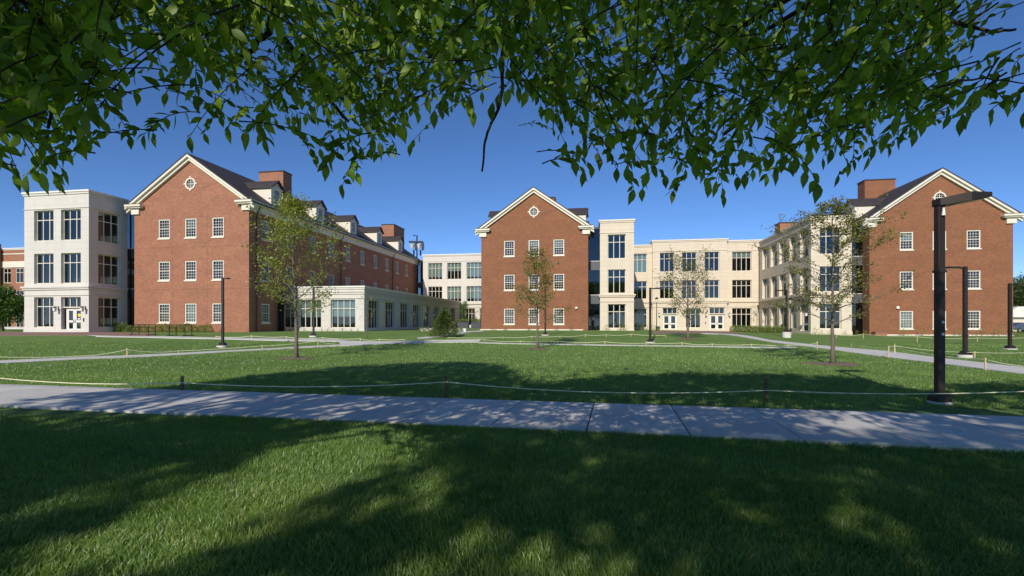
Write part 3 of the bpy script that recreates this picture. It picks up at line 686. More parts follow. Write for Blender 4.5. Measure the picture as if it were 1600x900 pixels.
slabs(P, A0, A1, B_, B1, [.75, 4.5, 8.85, 13.0], back=B1 - .6)
door_unit(P, A0 + c2[0] + .35, B_, .76, c2[1] - c2[0] - .36, 2.33, 0, sheet=True)
for px in (91.5, 134): wall_lantern(P, fa(px, B_) , B_ - .002, 3.05)
boxpart(P, "call_box", (fa(130.4, B_), fa(131.8, B_), B_ - .05, B_ - .003, 1.75, 2.1), M['black'])
glasslink(P, A1 - 1.5, LA0, B1 + .35, .72, 13.4, [(4.2, 5.2), (8.4, 9.4)], depth=2)

# ------------------------------------------------------------------ low white pavilion beside the left hall
LB = 51.5; la0, la1 = LA1 + .01, fa(569, LB); lb1 = 90.7
Q = Bld("low_pavilion", la0, LB, .62, "single storey white stone pavilion running back beside the brick hall", "building")
fo = [(fa(466.7, LB) - la0, fa(501.7, LB) - la0, 1.08, 4.18), (fa(516.7, LB) - la0, fa(555, LB) - la0, 1.08, 4.18)]
ro = []
for p, q_ in ((574.5, 592.5), (601.5, 617.2), (624.9, 639), (645.2, 656.4), (662, 672), (677.7, 686.2), (691.5, 699.5), (704, 711)): ro.append((sb(p, la1) - LB, sb(q_, la1) - LB, 1.0, 4.2))
block(Q, la0, la1, LB, lb1, .62, 5.5, 'stone_w', fo, ro, belt=[(5.0, 5.12, .05), (4.78, 4.86, .05), (4.3, 4.36, .04)], ncol=4, sncol=4, blinds=[.62, .6], sblinds=[0, 0, .3, 0])
slabs(Q, la0, la1, LB, lb1, [.66, 4.4], back=LB + 7)
boxpart(Q, "inner_wall", (la0 + 3.5, la0 + 3.7, LB + 7.3, lb1 - 1, .8, 4.4), M['inside'])
for px in (643, 675): wall_lantern(Q, la1 + .002, sb(px, la1), 3.0, math.pi / 2)
mb = Q.mb(); z_ = 4.7; b_ = sb(434, LA1)
mb.box(LA1 + .02, LA1 + .9, b_, LB - .02, z_, z_ + .2, M['metal']); mb.box(LA1 + .02, LA1 + .9, b_, b_ + .06, .6, z_ - .001, M['metal']); mb.quad([(LA1 + .9, b_ + .07, .6), (LA1 + .9, LB - .02, .6), (LA1 + .9, LB - .02, z_ - .002), (LA1 + .9, b_ + .07, z_ - .002)], M['glass_d']); mb.build("glazed_lobby", Q.root)

# ------------------------------------------------------------------ white wing at the back
WB = 91.0; wa0, wa1 = fa(661, WB), fa(775, WB)
Wg = Bld("back_wing", wa0, WB, .6, "white stone three storey wing far back between the left and middle halls", "building")
cols = [(fa(669, WB), fa(690.8, WB)), (fa(698.5, WB), fa(720.6, WB)), (fa(729, WB), fa(752.3, WB))]
fo = [(c[0] - wa0, c[1] - wa0, z0, z1) for z0, z1 in ((9.77, 12.86), (5.6, 8.46)) for c in cols] + [(fa(721.5, WB) - wa0, fa(742, WB) - wa0, 1.2, 4.35), (fa(749.5, WB) - wa0, fa(765, WB) - wa0, 1.2, 4.35)]
block(Wg, wa0, wa1, WB, WB + 9, .6, 14.3, 'stone_w', fo, belt=[(13.1, 13.15, .03), (5.1, 5.3, .12), (4.5, 4.56, .04)], ncol=4, blinds=[.85, .5, .85, 0, .8, .8, 0, 0])
slabs(Wg, wa0, wa1, WB, WB + 9, [.7, 4.6, 8.85, 13.0])
glasslink(Wg, LA1 + .02, wa0, 92.3, .6, 13.4, [(4.2, 5.2), (8.4, 9.4)], depth=2)

# ------------------------------------------------------------------ cream complex
K = Bld("cream_entrance_block", fa(937.5, 62.8), 62.8, .5, "cream stone entrance building with two white double doors, right of the middle hall", "building")
kb = 62.8; a0, a1 = fa(937.5, kb), fa(990.5, kb); Z = lambda px, py, b: fz(px, py, b)
c = (fa(949.7, kb) - a0, fa(977.7, kb) - a0)
fo = [(*c, Z(963, 404, kb), Z(963, 366.2, kb)), (*c, Z(963, 458.3, kb), Z(963, 421, kb)), (*c, Z(963, 513.1, kb), Z(963, 475.1, kb))]
block(K, a0, a1, kb, 80.2, .5, 14.05, 'stone_c', fo, belt=[(Z(963, 364, kb), Z(963, 363.2, kb), .03), (4.95, 5.12, .13), (4.78, 4.93, .07), (4.2, 4.26, .04)])
slabs(K, a0, a1, kb, 80, [.6, 4.4, 8.6, 12.9], back=kb + 5)
glasslink(K, CA1, a0, 63.6, .5, 13.3, [(4.0, 5.1), (8.2, 9.3)], depth=3)
mbk = 80.0; m0, m1 = fa(1019.6, mbk), fa(1136.3, mbk)
rb = 80.7; r0, r1 = fa(990.5, rb) - .5, m0 - .002
R1 = (9.45, 12.36); R2 = (5.35, 8.12); R3 = (.9, 3.87)
cc = (fa(990.5, rb) - r0 - .2, fa(1010.8, rb) - r0)
block(K, r0, r1, rb, 90, .45, 13.6, 'stone_c', [(*cc, *R1), (*cc, *R2), (*cc, *R3)], belt=[(12.5, 12.55, .03), (4.75, 4.95, .1), (4.05, 4.1, .04)], blinds=[.98, 0, 0])
ws = [(fa(p, mbk) - m0, fa(q_, mbk) - m0) for p, q_ in ((1030.8, 1053.2), (1065.6, 1088.5), (1100.8, 1123.9))]
ds = [(fa(p, mbk) - m0, fa(q_, mbk) - m0) for p, q_ in ((1035.5, 1058.3), (1108.6, 1132.4))]; mw = (fa(1071.4, mbk) - m0, fa(1095, mbk) - m0)
fo = [(*c, *R1) for c in ws] + [(*c, *R2) for c in ws] + [(*mw, *R3)] + [(*d_, 3.0, 3.95, 'top', 3) for d_ in ds] + [(*d_, .5, 2.95, 'none') for d_ in ds]
block(K, m0, m1, mbk, 90, .45, 14.15, 'stone_c', fo, belt=[(12.55, 12.62, .04), (4.85, 5.05, .14), (4.65, 4.83, .07), (4.05, 4.1, .04)], ncol=3)
for d_ in ds: door_unit(K, m0 + d_[0], mbk, .5, d_[1] - d_[0], 2.45, 0)
for px in (1029.5, 1102.5, 1140.7): wall_lantern(K, fa(px, mbk), (mbk if px < 1136 else mbk + .6) - .003, 3.0)
boxpart(K, "call_box", (fa(1101.8, mbk), fa(1103, mbk), mbk - .05, mbk - .003, 1.45, 1.8), M['black'])
q0, q1 = m1 + .002, 25.2; qb = 80.6
cq = (fa(1144, qb) - q0, fa(1174.3, qb) - q0)
block(K, q0, q1, qb, 90, .45, 13.95, 'stone_c', [(*cq, *R1), (*cq, *R2), (*cq, *R3)], belt=[(12.5, 12.55, .03), (4.75, 4.95, .1), (4.05, 4.1, .04)], ncol=4, blinds=[.28, 0, 0])
slabs(K, r0, q1, qb, 90, [.5, 4.3, 8.5, 12.8], back=86)

# right cream wing: front tower and long side facing left
tb = 61.6; ta0, ta1 = fa(1267, tb), fa(1331, tb)
T = Bld("cream_wing", ta0, tb, .4, "cream stone wing with a long row of deep windows facing left, beside the right hall", "building")
c = (fa(1281, tb) - ta0, fa(1314.7, tb) - ta0); rows = [(9.35, 12.3), (5.12, 7.98), (.95, 3.8)]
fo = [(*c, *r_) for r_ in rows]; tb1 = 79.6
lo = []
for p, q_ in ((1191.0, 1201.2), (1204.2, 1214), (1217.5, 1228.2), (1233.6, 1245), (1250.3, 1263)):
    u0, u1 = tb1 - sb(p, ta0), tb1 - sb(q_, ta0); 
    for ri, r_ in enumerate(rows):
        if ri == 2 and p == 1250.3: lo.append((u0, u1, .45, 3.8, 'none'))
        else: lo.append((u0, u1, *r_))
block(T, ta0, ta1, tb, tb1, .4, 13.45, 'stone_c', fo, (), lo, belt=[(12.6, 12.65, .04), (4.75, 4.95, .16), (4.55, 4.73, .08), (3.95, 4.0, .04)], ncol=3, depth=.55)
slabs(T, ta0, ta1, tb, tb1, [.5, 4.2, 8.4, 12.6], back=tb + 5)
boxpart(T, "inner_wall", (ta0 + 3.2, ta0 + 3.4, tb + 5.3, tb1 - .5, .6, 12.6), M['inside'])
u0 = sb(1250.3, ta0); u1 = sb(1263, ta0)
door_unit(T, ta0, u0 - .15, .45, abs(u1 - u0) - .3, 2.5, -math.pi / 2, leaves=1)
boxpart(T, "transom", (ta0 + .30, ta0 + .36, u1 + .02, u0 - .02, 3.0, 3.75), M['spandrel'])
wall_lantern(T, ta0 - .002, sb(1264.6, ta0), 2.7, -math.pi / 2)
glasslink(T, ta1, RA0, 62.2, .35, 13.2, [(3.9, 4.9), (8.1, 9.1)], depth=3)
# rooftop brick boxes seen above the cream wing
mb = T.mb(); x = ta0 + 1.6; mb.box(x, x + 3, 76, 78, 13.4, 15.6, M['brick']); mb.box(x - .08, x + 3.08, 75.92, 78.08, 15.601, 15.75, M['roof']); mb.build("chimney", T.root)

# brick bench block by the right hall
bb = Bld("brick_bench", fa(1368, RB0 - .9), RB0 - .9, .2, "low red brick seat block against the right hall", "bench")
mb = bb.mb(); x0, x1 = fa(1368, RB0 - .9), fa(1386, RB0 - .9); mb.box(x0, x1, RB0 - .9, RB0 - .2, .05, .62, M['brick']); mb.build("seat_base", bb.root); mb = bb.mb(); mb.box(x0 - .03, x1 + .03, RB0 - .93, RB0 - .2, .621, .69, M['brick_dark']); mb.build("seat", bb.root)
# small vent boxes on the halls
def small_fixture(B0, px, py, b, a_, label):
    mb = MB(); mb.box(-.14, .14, -.16, -.01, -.12, .12, M['white']); mb.box(-.1, .1, -.2, -.161, -.14, .02, M['lampglass'])
    o = mb.build("wall_light"); o.location = W(fa(px, b), b, fz(px, py, b)); o.rotation_euler = (0, 0, -TH); tag(o, label, "wall light")
small_fixture(None, 900.5, 481, CB0 - .01, 0, "small white wall light on the middle brick gable")
small_fixture(None, 1402, 480.5, RB0 - .01, 0, "small white wall light on the right brick gable")

# ------------------------------------------------------------------ far left brick building, retaining wall
fb = 70.0; f0, f1 = fa(-90, fb), fa(37.5, fb) + 6
G = Bld("brick_building", f0, fb, .7, "distant red brick building with a white band, at the left edge", "building")
Zl = lambda py: fz(20, py, fb)
mb = G.mb(); ops = []
for p in range(7):
    px = 33.0 - 19.3 * p; x = fa(px, fb) - f0
    for t_, b2 in ((419, 442), (454, 475), (488, 512)):
        ops.append((x - 1.05, x + .45, Zl(b2), Zl(t_)))
ops = [o_ for o_ in ops if o_[0] > .5]
block(G, f0, f1, fb, fb + 15, .7, Zl(389), 'stone_w', [], ())
for ch in list(G.root.children):
    if ch.name.startswith('wall'): bpy.data.objects.remove(ch, do_unlink=True)
mb = G.mb(); facade(mb, (f0, fb), 'f', f1 - f0, .7, Zl(389), ops, .2, M['brick']); facade(mb, (f1, fb), 'r', 15, .7, Zl(389), [], .2, M['brick']); facade(mb, (f0, fb + 15), 'l', 15, .7, Zl(389), [], .2, M['brick']); facade(mb, (f1, fb + 15), 'k', f1 - f0, .7, Zl(389), [], .2, M['brick']); mb.build("wall", G.root)
put_windows(G, (f0, fb), 'f', ops, 'grid', 2, .2, None, 'trim', .04)
boxpart(G, "stone_band", (f0 - .1, f1 + .1, fb - .1, fb + 14.9, Zl(418), Zl(408.5)), M['trim']); boxpart(G, "stone_band", (f0 - .05, f1 + .05, fb - .05, fb + 14.9, Zl(397.5), Zl(396)), M['trim'])
slabs(G, f0, f1, fb, fb + 15, [.75, 4.6, 8.2, 12])
boxpart(G, "chimney", (fa(-8, fb), fa(3.5, fb), fb - 1.6, fb - .15, .8, Zl(381)), M['brick'])
rw_ = Bld("retaining_wall", fa(9, 62), 62, .7, "low grey concrete wall below the tree at the left edge", "wall")
mb = rw_.mb(); mb.box(fa(9, 62), fa(38, 62) + 2, 62, 62.4, .4, fz(20, 511.5, 62), M['concrete']); mb.box(fa(9, 62) - .05, fa(38, 62) + 2, 61.95, 62.45, fz(20, 511.5, 62) + .001, fz(20, 511.5, 62) + .08, M['concrete']); mb.build("wall_body", rw_.root)

# ------------------------------------------------------------------ vegetation kit
def leafcards(C, D, S, rng_, aspect=.5, droop=.3, up=.7):
    """C centres (n,3), D direction hints (n,3), S sizes: folded diamond leaves"""
    n_ = len(C); d = D + rng_.normal(size=(n_, 3)) * .6; d[:, 2] -= droop; d /= np.linalg.norm(d, axis=1)[:, None] + 1e-9
    u = rng_.normal(size=(n_, 3)) * .8 + np.array([0, 0, up]); s_ = np.cross(d, u); s_ /= np.linalg.norm(s_, axis=1)[:, None] + 1e-9
    nn = np.cross(s_, d); S = S[:, None]
    p0 = C; p1 = C + d * S; m_ = C + d * S * .5
    l = m_ + s_ * S * aspect * .5 + nn * S * .08; r = m_ - s_ * S * aspect * .5 + nn * S * .08
    V = np.stack([p0, l, p1, r], 1).reshape(-1, 3); o = np.arange(n_)[:, None] * 4
    Fc = np.concatenate([o + np.array([[0, 2, 1]]), o + np.array([[0, 3, 2]])]); T = np.repeat((rng_.random(n_) - .5) * .4, 4)
    return V, Fc, T
def leafobj(name, sets, mat, parent):
    V = []; Fc = []; T = []; o = 0
    for v, f, t in sets: V.append(v); Fc.append(f + o); T.append(t); o += len(v)
    return link(name, raw_mesh(name, np.concatenate(V), np.concatenate(Fc), 3, mat, np.concatenate(T)), parent)

def young_tree(name, base, h, lean, tr, crown, nprim, nleaf, lsize, mat, label, cat="tree", seed=1, bark='bark', spread=.55, first=.26, rise=.8, nsec=5, group=None, clump=.16, prof=None, mulch=0):
    rr = random.Random(seed); rg = np.random.default_rng(seed)
    root = empty(name, base); tag(root, label, cat, group)
    mb = MB(); n_ = 9; tp = []
    for q in range(n_ + 1):
        t = q / n_; tp.append(Vector((lean * t * t * h + rr.uniform(-1, 1) * .02 * h * t * .6, rr.uniform(-1, 1) * .012 * h * t, h * .97 * t)))
    rad = [tr * (1.35 if q == 0 else (1 - .88 * (q / n_) ** .8)) + .004 for q in range(n_ + 1)]
    mb.tube([(p.x, p.y, p.z - (.1 if q == 0 else 0)) for q, p in enumerate(tp)], rad, M[bark], 9)
    def tpt(t): f = t * n_; i_ = min(int(f), n_ - 1); return tp[i_].lerp(tp[i_ + 1], f - i_)
    pts = []; dirs = []
    for q in range(nprim):
        t = first + (1 - first) * (q + rr.random() * .6) / nprim; t = min(t, .97); p0 = tpt(t); an = q * 2.4 + rr.uniform(-.5, .5)
        u = (t - first) / (1 - first)
        pr = prof(u) if prof else (math.sin(math.pi * min(1, .18 + u * .78)) ** .8)
        ln = crown * pr * rr.uniform(.75, 1.15) + .12
        up_ = rise * rr.uniform(.7, 1.3) * (.7 + .8 * u)
        d = Vector((math.cos(an), math.sin(an), up_)).normalized(); pl = [p0]
        for s_ in range(1, 6):
            dd = (d + Vector((rr.uniform(-.2, .2), rr.uniform(-.2, .2), rr.uniform(-.1, .15)))).normalized(); pl.append(pl[-1] + dd * ln * math.sqrt(1 + up_ * up_) * .9 / 5)
        r0 = max(.006, tr * .42 * (1 - t * .8)); mb.tube(pl, [r0 * (1 - .8 * k / 5) for k in range(6)], M[bark], 5, False)
        for s_ in range(nsec):
            f = rr.uniform(.25, 1) * 5; i_ = min(int(f), 4); p1 = pl[i_].lerp(pl[i_ + 1], f - i_); a2 = rr.uniform(0, 6.28)
            d2 = (d * .6 + Vector((math.cos(a2), math.sin(a2), rr.uniform(-.1, .7))) * spread * 1.3).normalized(); l2 = ln * rr.uniform(.2, .45) + .1
            pm = p1 + d2 * l2 * .5 + Vector((0, 0, rr.uniform(-.03, .05))); p2 = p1 + d2 * l2 + Vector((0, 0, rr.uniform(-.1, .12)))
            mb.tube([p1, pm, p2], [r0 * .35, r0 * .25, .003], M[bark], 4, False)
            for k in range(6): c = p1.lerp(p2, .2 + .8 * k / 5); pts.append(c); dirs.append(d2)
        for k in range(5): c = pl[2 + min(k, 3)]; pts.append(c); dirs.append(d)
    mb.build("trunk", root, smooth=True)
    pts = np.array([tuple(p) for p in pts]); dirs = np.array([tuple(p) for p in dirs])
    if nleaf:
        wts = rg.random(len(pts)) ** 1.5; idx = rg.choice(len(pts), nleaf, p=wts / wts.sum()); C = pts[idx] + rg.normal(size=(nleaf, 3)) * clump * np.array([1, 1, .8])
        leafobj("crown", [leafcards(C, dirs[idx], lsize * (.6 + .8 * rg.random(nleaf)), rg, .5)], mat, root)
    return root

def gp(px, py):
    X, Y = onground(px, py); return (X, Y, gz(X, Y))
# four young trees on the lawn
b0 = gp(463, 560.5); s0 = b0[1] / F
young_tree("young_tree", b0, 248 * s0, -.035, .088, 72 * s0, 34, 7600, .105, M['leaf_y'], "young yellow-green tree on the left lawn before the low white pavilion", seed=11, first=.26, rise=.75, nsec=7, clump=.17, prof=lambda u: .75 + .3 * math.sin(math.pi * min(1, u * 1.2 + .1)) if u < .5 else max(.1, 1.0 * (1 - u) * 1.95))
b0 = gp(840, 545.5); s0 = b0[1] / F
young_tree("young_tree", b0, 142 * s0, -.03, .075, 36 * s0, 22, 3900, .105, M['leaf_o'], "slender olive-brown young tree before the middle brick gable", seed=5, first=.27, rise=.95, nsec=6, clump=.15, prof=lambda u: 1.15 - .85 * u)
b0 = gp(1075, 530.5); s0 = b0[1] / F
young_tree("young_tree", b0, 104 * s0, .0, .10, 46 * s0, 24, 4200, .11, M['leaf_o'], "spreading young tree with sparse olive leaves before the cream entrance", seed=9, first=.26, rise=.95, nsec=6, clump=.2)
b0 = gp(1301, 569.5); s0 = b0[1] / F
young_tree("young_tree", b0, 258 * s0, -.005, .078, 88 * s0, 42, 7500, .09, M['leaf_o'], "tall sparse young tree with long open branches before the cream wing", seed=21, first=.24, rise=.42, nsec=6, clump=.08, spread=.4, prof=lambda u: .95 - .15 * u if u < .6 else max(.12, .86 * (1 - u) * 2.2))
# mulch rings
for px, py, r_, lb in ((463, 560.5, .72, "brown mulch ring under the young tree on the left lawn"), (840, 545.5, .62, "mulch ring under the slender olive tree"), (1301, 569.5, .95, "brown mulch ring under the tall sparse tree"), (1075, 530.5, .65, "mulch ring under the spreading young tree")):
    X, Y, z = gp(px, py); mb = MB(); vs = [(X, Y, z + .05)]; n_ = 28
    for ring, (rf, zz) in enumerate(((.5, .045), (1.0, -.01))):
        for q in range(n_):
            an = 2 * math.pi * q / n_; rr_ = r_ * rf * (1 + .12 * math.sin(3 * an + px) + .06 * math.sin(7 * an)); x, y = X + rr_ * math.cos(an) * 1.1, Y + rr_ * math.sin(an); vs.append((x, y, gz(x, y) + zz + .025))
    fs = [(0, 1 + q, 1 + (q + 1) % n_) for q in range(n_)] + [(1 + q, 1 + n_ + q, 1 + n_ + (q + 1) % n_, 1 + (q + 1) % n_) for q in range(n_)]
    mb.add(vs, fs, M['mulch']); tag(mb.build("mulch_ring", smooth=True), lb, "mulch", kind="stuff")
# bare and tiny saplings
def sapling(px, py, top, label, nleaf, mat, seed, cr=8, tr=.025, name="sapling"):
    b0 = gp(px, py); s_ = b0[1] / F; return young_tree(name, b0, (py - top) * s_, 0, tr, cr * s_, 10, nleaf, .11, mat, label, "sapling", seed=seed, first=.35, rise=1.0, nsec=3, clump=.12)
sapling(573.5, 527.5, 470, "thin nearly bare sapling at the corner of the low white pavilion", 90, M['leaf_y'], 31, 16)
sapling(1183, 521, 484, "small sapling with sparse leaves before the far end of the cream wing", 260, M['leaf_o'], 32, 15)
sapling(1212, 523, 484, "small leafy sapling before the row of deep cream windows", 260, M['leaf_o'], 33, 13)
# narrow green tree by the back wing
X, Y, z = W(fa(725, 86), 86, .65)
young_tree("columnar_tree", (X, Y, .62), 35 * Y / F, 0, .05, .55, 14, 2200, .14, M['leaf_l'], "narrow upright green tree before the far back wing", seed=41, first=.3, rise=2, nsec=5, clump=.18)
X, Y, z = W(fa(740, 87), 87, .65)
young_tree("sapling", (X, Y, .62), 26 * Y / F, 0, .04, .8, 8, 420, .12, M['leaf_o'], "thin olive sapling beside the dark planters at the back wing", "sapling", seed=42, first=.3, rise=1.2, nsec=4)

# conifer
def conifer():
    bx, by, bz = gp(694, 526.5); s_ = by / F; h = 41 * s_; r_ = 25 * s_; root = empty("conifer", (bx, by, bz)); tag(root, "small dense green conifer on the lawn between the left and middle halls", "conifer")
    mb = MB(); mb.tube([(0, 0, -.05), (0, 0, h * .6), (0, 0, h * .97)], [.07, .04, .008], M['bark'], 7); mb.build("trunk", root)
    rg = np.random.default_rng(5); C = []; D = []
    for q in range(230):
        t = (q + .5) / 230; an = q * 2.4; rad = r_ * (1 - t) ** .75 * (.85 + .3 * rg.random()) + .05; z0 = .05 * h + t * h * .93
        for k in range(26):
            f = rg.random() ** .6; C.append((math.cos(an) * rad * f, math.sin(an) * rad * f, z0 - f * rad * .25 + rad * .1 + rg.normal() * .04)); D.append((math.cos(an), math.sin(an), .15))
    C = np.array(C) + rg.normal(size=(len(C), 3)) * .05; D = np.array(D)
    leafobj("crown", [leafcards(C, D * 1.5,   .15 * (.7 + .6 * rg.random(len(C))), rg, .3, 0, .8)], M['leaf_c'], root)
conifer()

# round clipped boxwoods and small shrubs
def shrub_mesh(r_, h_, n_, ls, mat, seed, name="foliage", loose=.12):
    rg = np.random.default_rng(seed); v = rg.normal(size=(n_, 3)); v /= np.linalg.norm(v, axis=1)[:, None]; v[:, 2] = np.abs(v[:, 2]) * (rg.random(n_) > .2) - .0
    rad = (.75 + .3 * rg.random(n_)); C = v * rad[:, None] * np.array([r_, r_, h_]) + rg.normal(size=(n_, 3)) * loose * r_ + np.array([0, 0, .05])
    V, Fc, T = leafcards(C, v, ls * (.7 + .6 * rg.random(n_)), rg, .6, 0, .4); return raw_mesh(name, V, Fc, 3, mat, T)
def stem_mesh(h_, r_, seed, n_=5):
    rr = random.Random(seed); mb = MB()
    for q in range(n_):
        a_ = rr.uniform(0, 6.28); mb.tube([(0, 0, -.03), (math.cos(a_) * r_ * .3, math.sin(a_) * r_ * .3, h_ * .5), (math.cos(a_) * r_ * .7, math.sin(a_) * r_ * .7, h_ * .85)], [.012, .008, .003], M['bark'], 4, False)
    return mb
box_me = shrub_mesh(.48, .78, 1300, .075, M['leaf_b'], 3)
small_me = shrub_mesh(.4, .75, 150, .10, M['leaf_y'], 4, loose=.35)
tiny_me = shrub_mesh(.25, .4, 60, .08, M['leaf_y'], 6, loose=.4)
bstem = stem_mesh(.5, .3, 1).build("stem"); bstem_me = bstem.data; bpy.data.objects.remove(bstem)
def shrub(name, me, loc, sc, label, group, rz=0):
    root = empty(name, loc, rz); tag(root, label, "shrub", group); o = link("foliage", me, root); o.scale = (sc, sc, sc); s_ = link("stem", bstem_me, root); s_.scale = (sc, sc, sc); return root
ordn = ["first", "second", "third", "fourth", "fifth", "sixth", "seventh", "eighth", "ninth", "tenth", "eleventh", "twelfth", "thirteenth", "fourteenth", "fifteenth", "sixteenth", "seventeenth", "eighteenth"]
hedge_px = [159, 169, 180, 191, 202, 213, 224, 235, 247, 258, 269, 281, 292, 303, 314, 325]
for q, px in enumerate(hedge_px):
    b_ = (LB0 - 1.4) if px > 205 else (44.3 + .1 * (px - 159) / 46 * 0)
    x, y, _ = W(fa(px, b_), b_); sc = R.uniform(.85, 1.15) * (1.25 if 175 < px < 200 else .9)
    shrub("boxwood_shrub", box_me, (x, y, gz(x, y)), sc, "%s round clipped shrub from the left in the row under the left gable" % ordn[q], "round clipped shrubs under the left gable", R.uniform(0, 6))
for q, px in enumerate([658.5, 667, 676.5, 684, 712, 719.5]):
    x, y = onground(px, 519.2); y = min(y, 66); x = kx(px) * y
    shrub("boxwood_shrub", box_me, (x, y, gz(x, y)), .58, "%s dark round shrub from the left in the row around the conifer" % ordn[q], "small dark shrubs before the back court")
for q, px in enumerate([1146, 1152, 1158, 1164, 1170, 1176, 1182, 1188, 1194, 1200, 1206, 1212, 1218, 1224]):
    b_ = 75.5 - q * .55; x, y, _ = W(fa(px, b_), b_)
    shrub("low_hedge_shrub", box_me, (x, y, gz(x, y)), 1.05, "%s shrub from the left in the low hedge before the cream wing" % ordn[q], "hedge shrubs before the cream wing", q * 1.3)
for q, px in enumerate([1412, 1441, 1500, 1534, 1561, 1590]):
    b_ = RB0 - 1.0; x, y, _ = W(fa(px, b_), b_)
    shrub("small_shrub", small_me, (x, y, gz(x, y)), R.uniform(.9, 1.2), "%s yellow-green shrub from the left at the foot of the right gable" % ordn[q], "yellow-green shrubs under the right gable", q)
for q, px in enumerate([770, 789, 826, 869, 893]):
    b_ = CB0 - .8; x, y, _ = W(fa(px, b_), b_)
    shrub("small_shrub", tiny_me, (x, y, gz(x, y)), R.uniform(.9, 1.3), "%s tiny sprig of a shrub from the left under the middle gable" % ordn[q], "tiny shrubs under the middle gable", q)
for q, px in enumerate([947, 969, 975, 997, 1004, 1010, 1017, 1023, 1274, 1284, 1296, 1320, 1339, 1352]):
    b_ = (61.8 if px < 985 else (72 if px < 1100 else 60.2)); x, y, _ = W(fa(px, b_), b_)
    shrub("small_shrub", small_me, (x, y, gz(x, y)), .9 if q < 9 else .6, ("%s light green shrub from the left at the foot of the cream entrance block" % ordn[q]) if px < 1100 else ("%s small light shrub from the left at the foot of the right cream tower" % ordn[q - 8]), "light green shrubs along the cream walls" if px < 1100 else "small shrubs under the cream tower", q)
for q, px in enumerate([462, 475, 489, 503, 512, 521, 535, 549, 559]):
    b_ = LB - .7; x, y, _ = W(fa(px, b_), b_)
    shrub("small_shrub", tiny_me, (x, y, gz(x, y)), R.uniform(.7, 1.1), "%s tiny plant from the left at the foot of the low white pavilion" % ordn[q], "tiny plants under the low pavilion", q)

# planters in the back court
def planter(px0, px1, label):
    b_ = 84; x0, x1 = fa(px0, b_), fa(px1, b_); B = Bld("planter", x0, b_, .6, label, "planter"); B.root.location.z = .6
    mb = B.mb(); mb.box(x0, x1, b_, b_ + .9, .6, 1.75, M['grate']); mb.box(x0 - .05, x1 + .05, b_ - .05, b_ + .95, 1.751, 1.83, M['grate']); mb.build("box", B.root)
    rg = np.random.default_rng(int(px0)); n_ = 700; C = np.stack([rg.random(n_) * (x1 - x0), rg.random(n_) * .9, 1.25 + rg.random(n_) * .35], 1)
    leafobj("foliage", [leafcards(C, np.tile([0, 0, 1.], (n_, 1)), .12 + .08 * rg.random(n_), rg, .3, -.2, .5)], M['leaf_b'], B.root)
planter(712, 731.5, "left of the two long dark planters in the back court"); planter(736, 751, "right of the two long dark planters, beside the middle brick gable")
for q, px in enumerate([662.5, 671.8, 680, 706, 715.5, 724]):
    x, y = onground(px, 518.6); y = min(y, 68); x = kx(px) * y
    mb = MB(); mb.box(-.32, .32, -.22, .22, -.05, .36, M['concrete']); o = mb.build("stone_block", bevel=.03); o.location = (x, y, gz(x, y)); o.rotation_euler = (0, 0, -TH)
    tag(o, "%s pale stone seat block from the left among the dark shrubs" % ordn[q], "stone block", "pale stone blocks before the back court")

# ------------------------------------------------------------------ bike racks
def rack(px0, px1, py, label):
    X0, Y0 = onground(px0, py); X1, Y1 = onground(px1, py + .8); L_ = math.hypot(X1 - X0, Y1 - Y0); root = empty("bike_rack", (X0, Y0, gz(X0, Y0)), math.atan2(Y1 - Y0, X1 - X0)); tag(root, label, "bike rack", "black bike racks before the left gable")
    for dy in (0, .55):
        mb = MB(); mb.tube([(0, dy, 0), (0, dy, .86), (L_, dy, .86), (L_, dy, 0)], .03, M['black'], 6); mb.build("hoop", root)
    for z in (.62,):
        mb = MB(); mb.tube([(0, 0, z), (L_, 0, z)], .02, M['black'], 6); mb.build("rail", root)
    for x in (0, L_):
        mb = MB(); mb.tube([(x, -.2, .03), (x, .75, .03)], .03, M['black'], 6); mb.build("foot", root)
rack(206, 232, 523.6, "left one of two low black tube bike racks before the left gable"); rack(264.5, 289, 524.6, "right one of two low black tube bike racks before the left gable")

# ------------------------------------------------------------------ lamps
def post_lamp(px, py, top, side, label, arm=1.0, base_h=.06, ang=0, w_=.15, headl=.62, armang=0):
    X, Y = onground(px, py); z = gz(X, Y); h = (EYE - (top - HZ) * Y / F) - z
    root = empty("lamp_post", (X, Y, z), ang); tag(root, label, "lamp post", "brown square lamp posts on the lawn")
    mb = MB(); q = w_ / 2; mb.box(-q, q, -q, q, base_h, h - .1, M['metal']); mb.build("post", root, bevel=.012)
    mb = MB(); mb.box(-q - .012, q + .012, -q - .012, q + .012, h - 1.45 if px == 1468 else 1.0, (h - 1.40) if px == 1468 else 1.06, M['metal']); mb.build("collar", root)
    mb = MB(); c = q + (.065 if px == 1468 else .1); mb.add([(x * s_, y * s_, zz) for zz, s_ in ((base_h, c), (base_h + .1, c), (base_h + .18, q + .03)) for x, y in ((-1, -1), (1, -1), (1, 1), (-1, 1))],
        [(0, 1, 5, 4), (1, 2, 6, 5), (2, 3, 7, 6), (3, 0, 4, 7), (4, 5, 9, 8), (5, 6, 10, 9), (6, 7, 11, 10), (7, 4, 8, 11), (8, 9, 10, 11)], M['metal']); mb.build("base_cover", root)
    mb = MB(); mb.tube([(0, 0, -.1), (0, 0, base_h)], .2 if px == 1468 else .32, M['concrete'], 20); mb.build("footing", root)
    return root, h, q
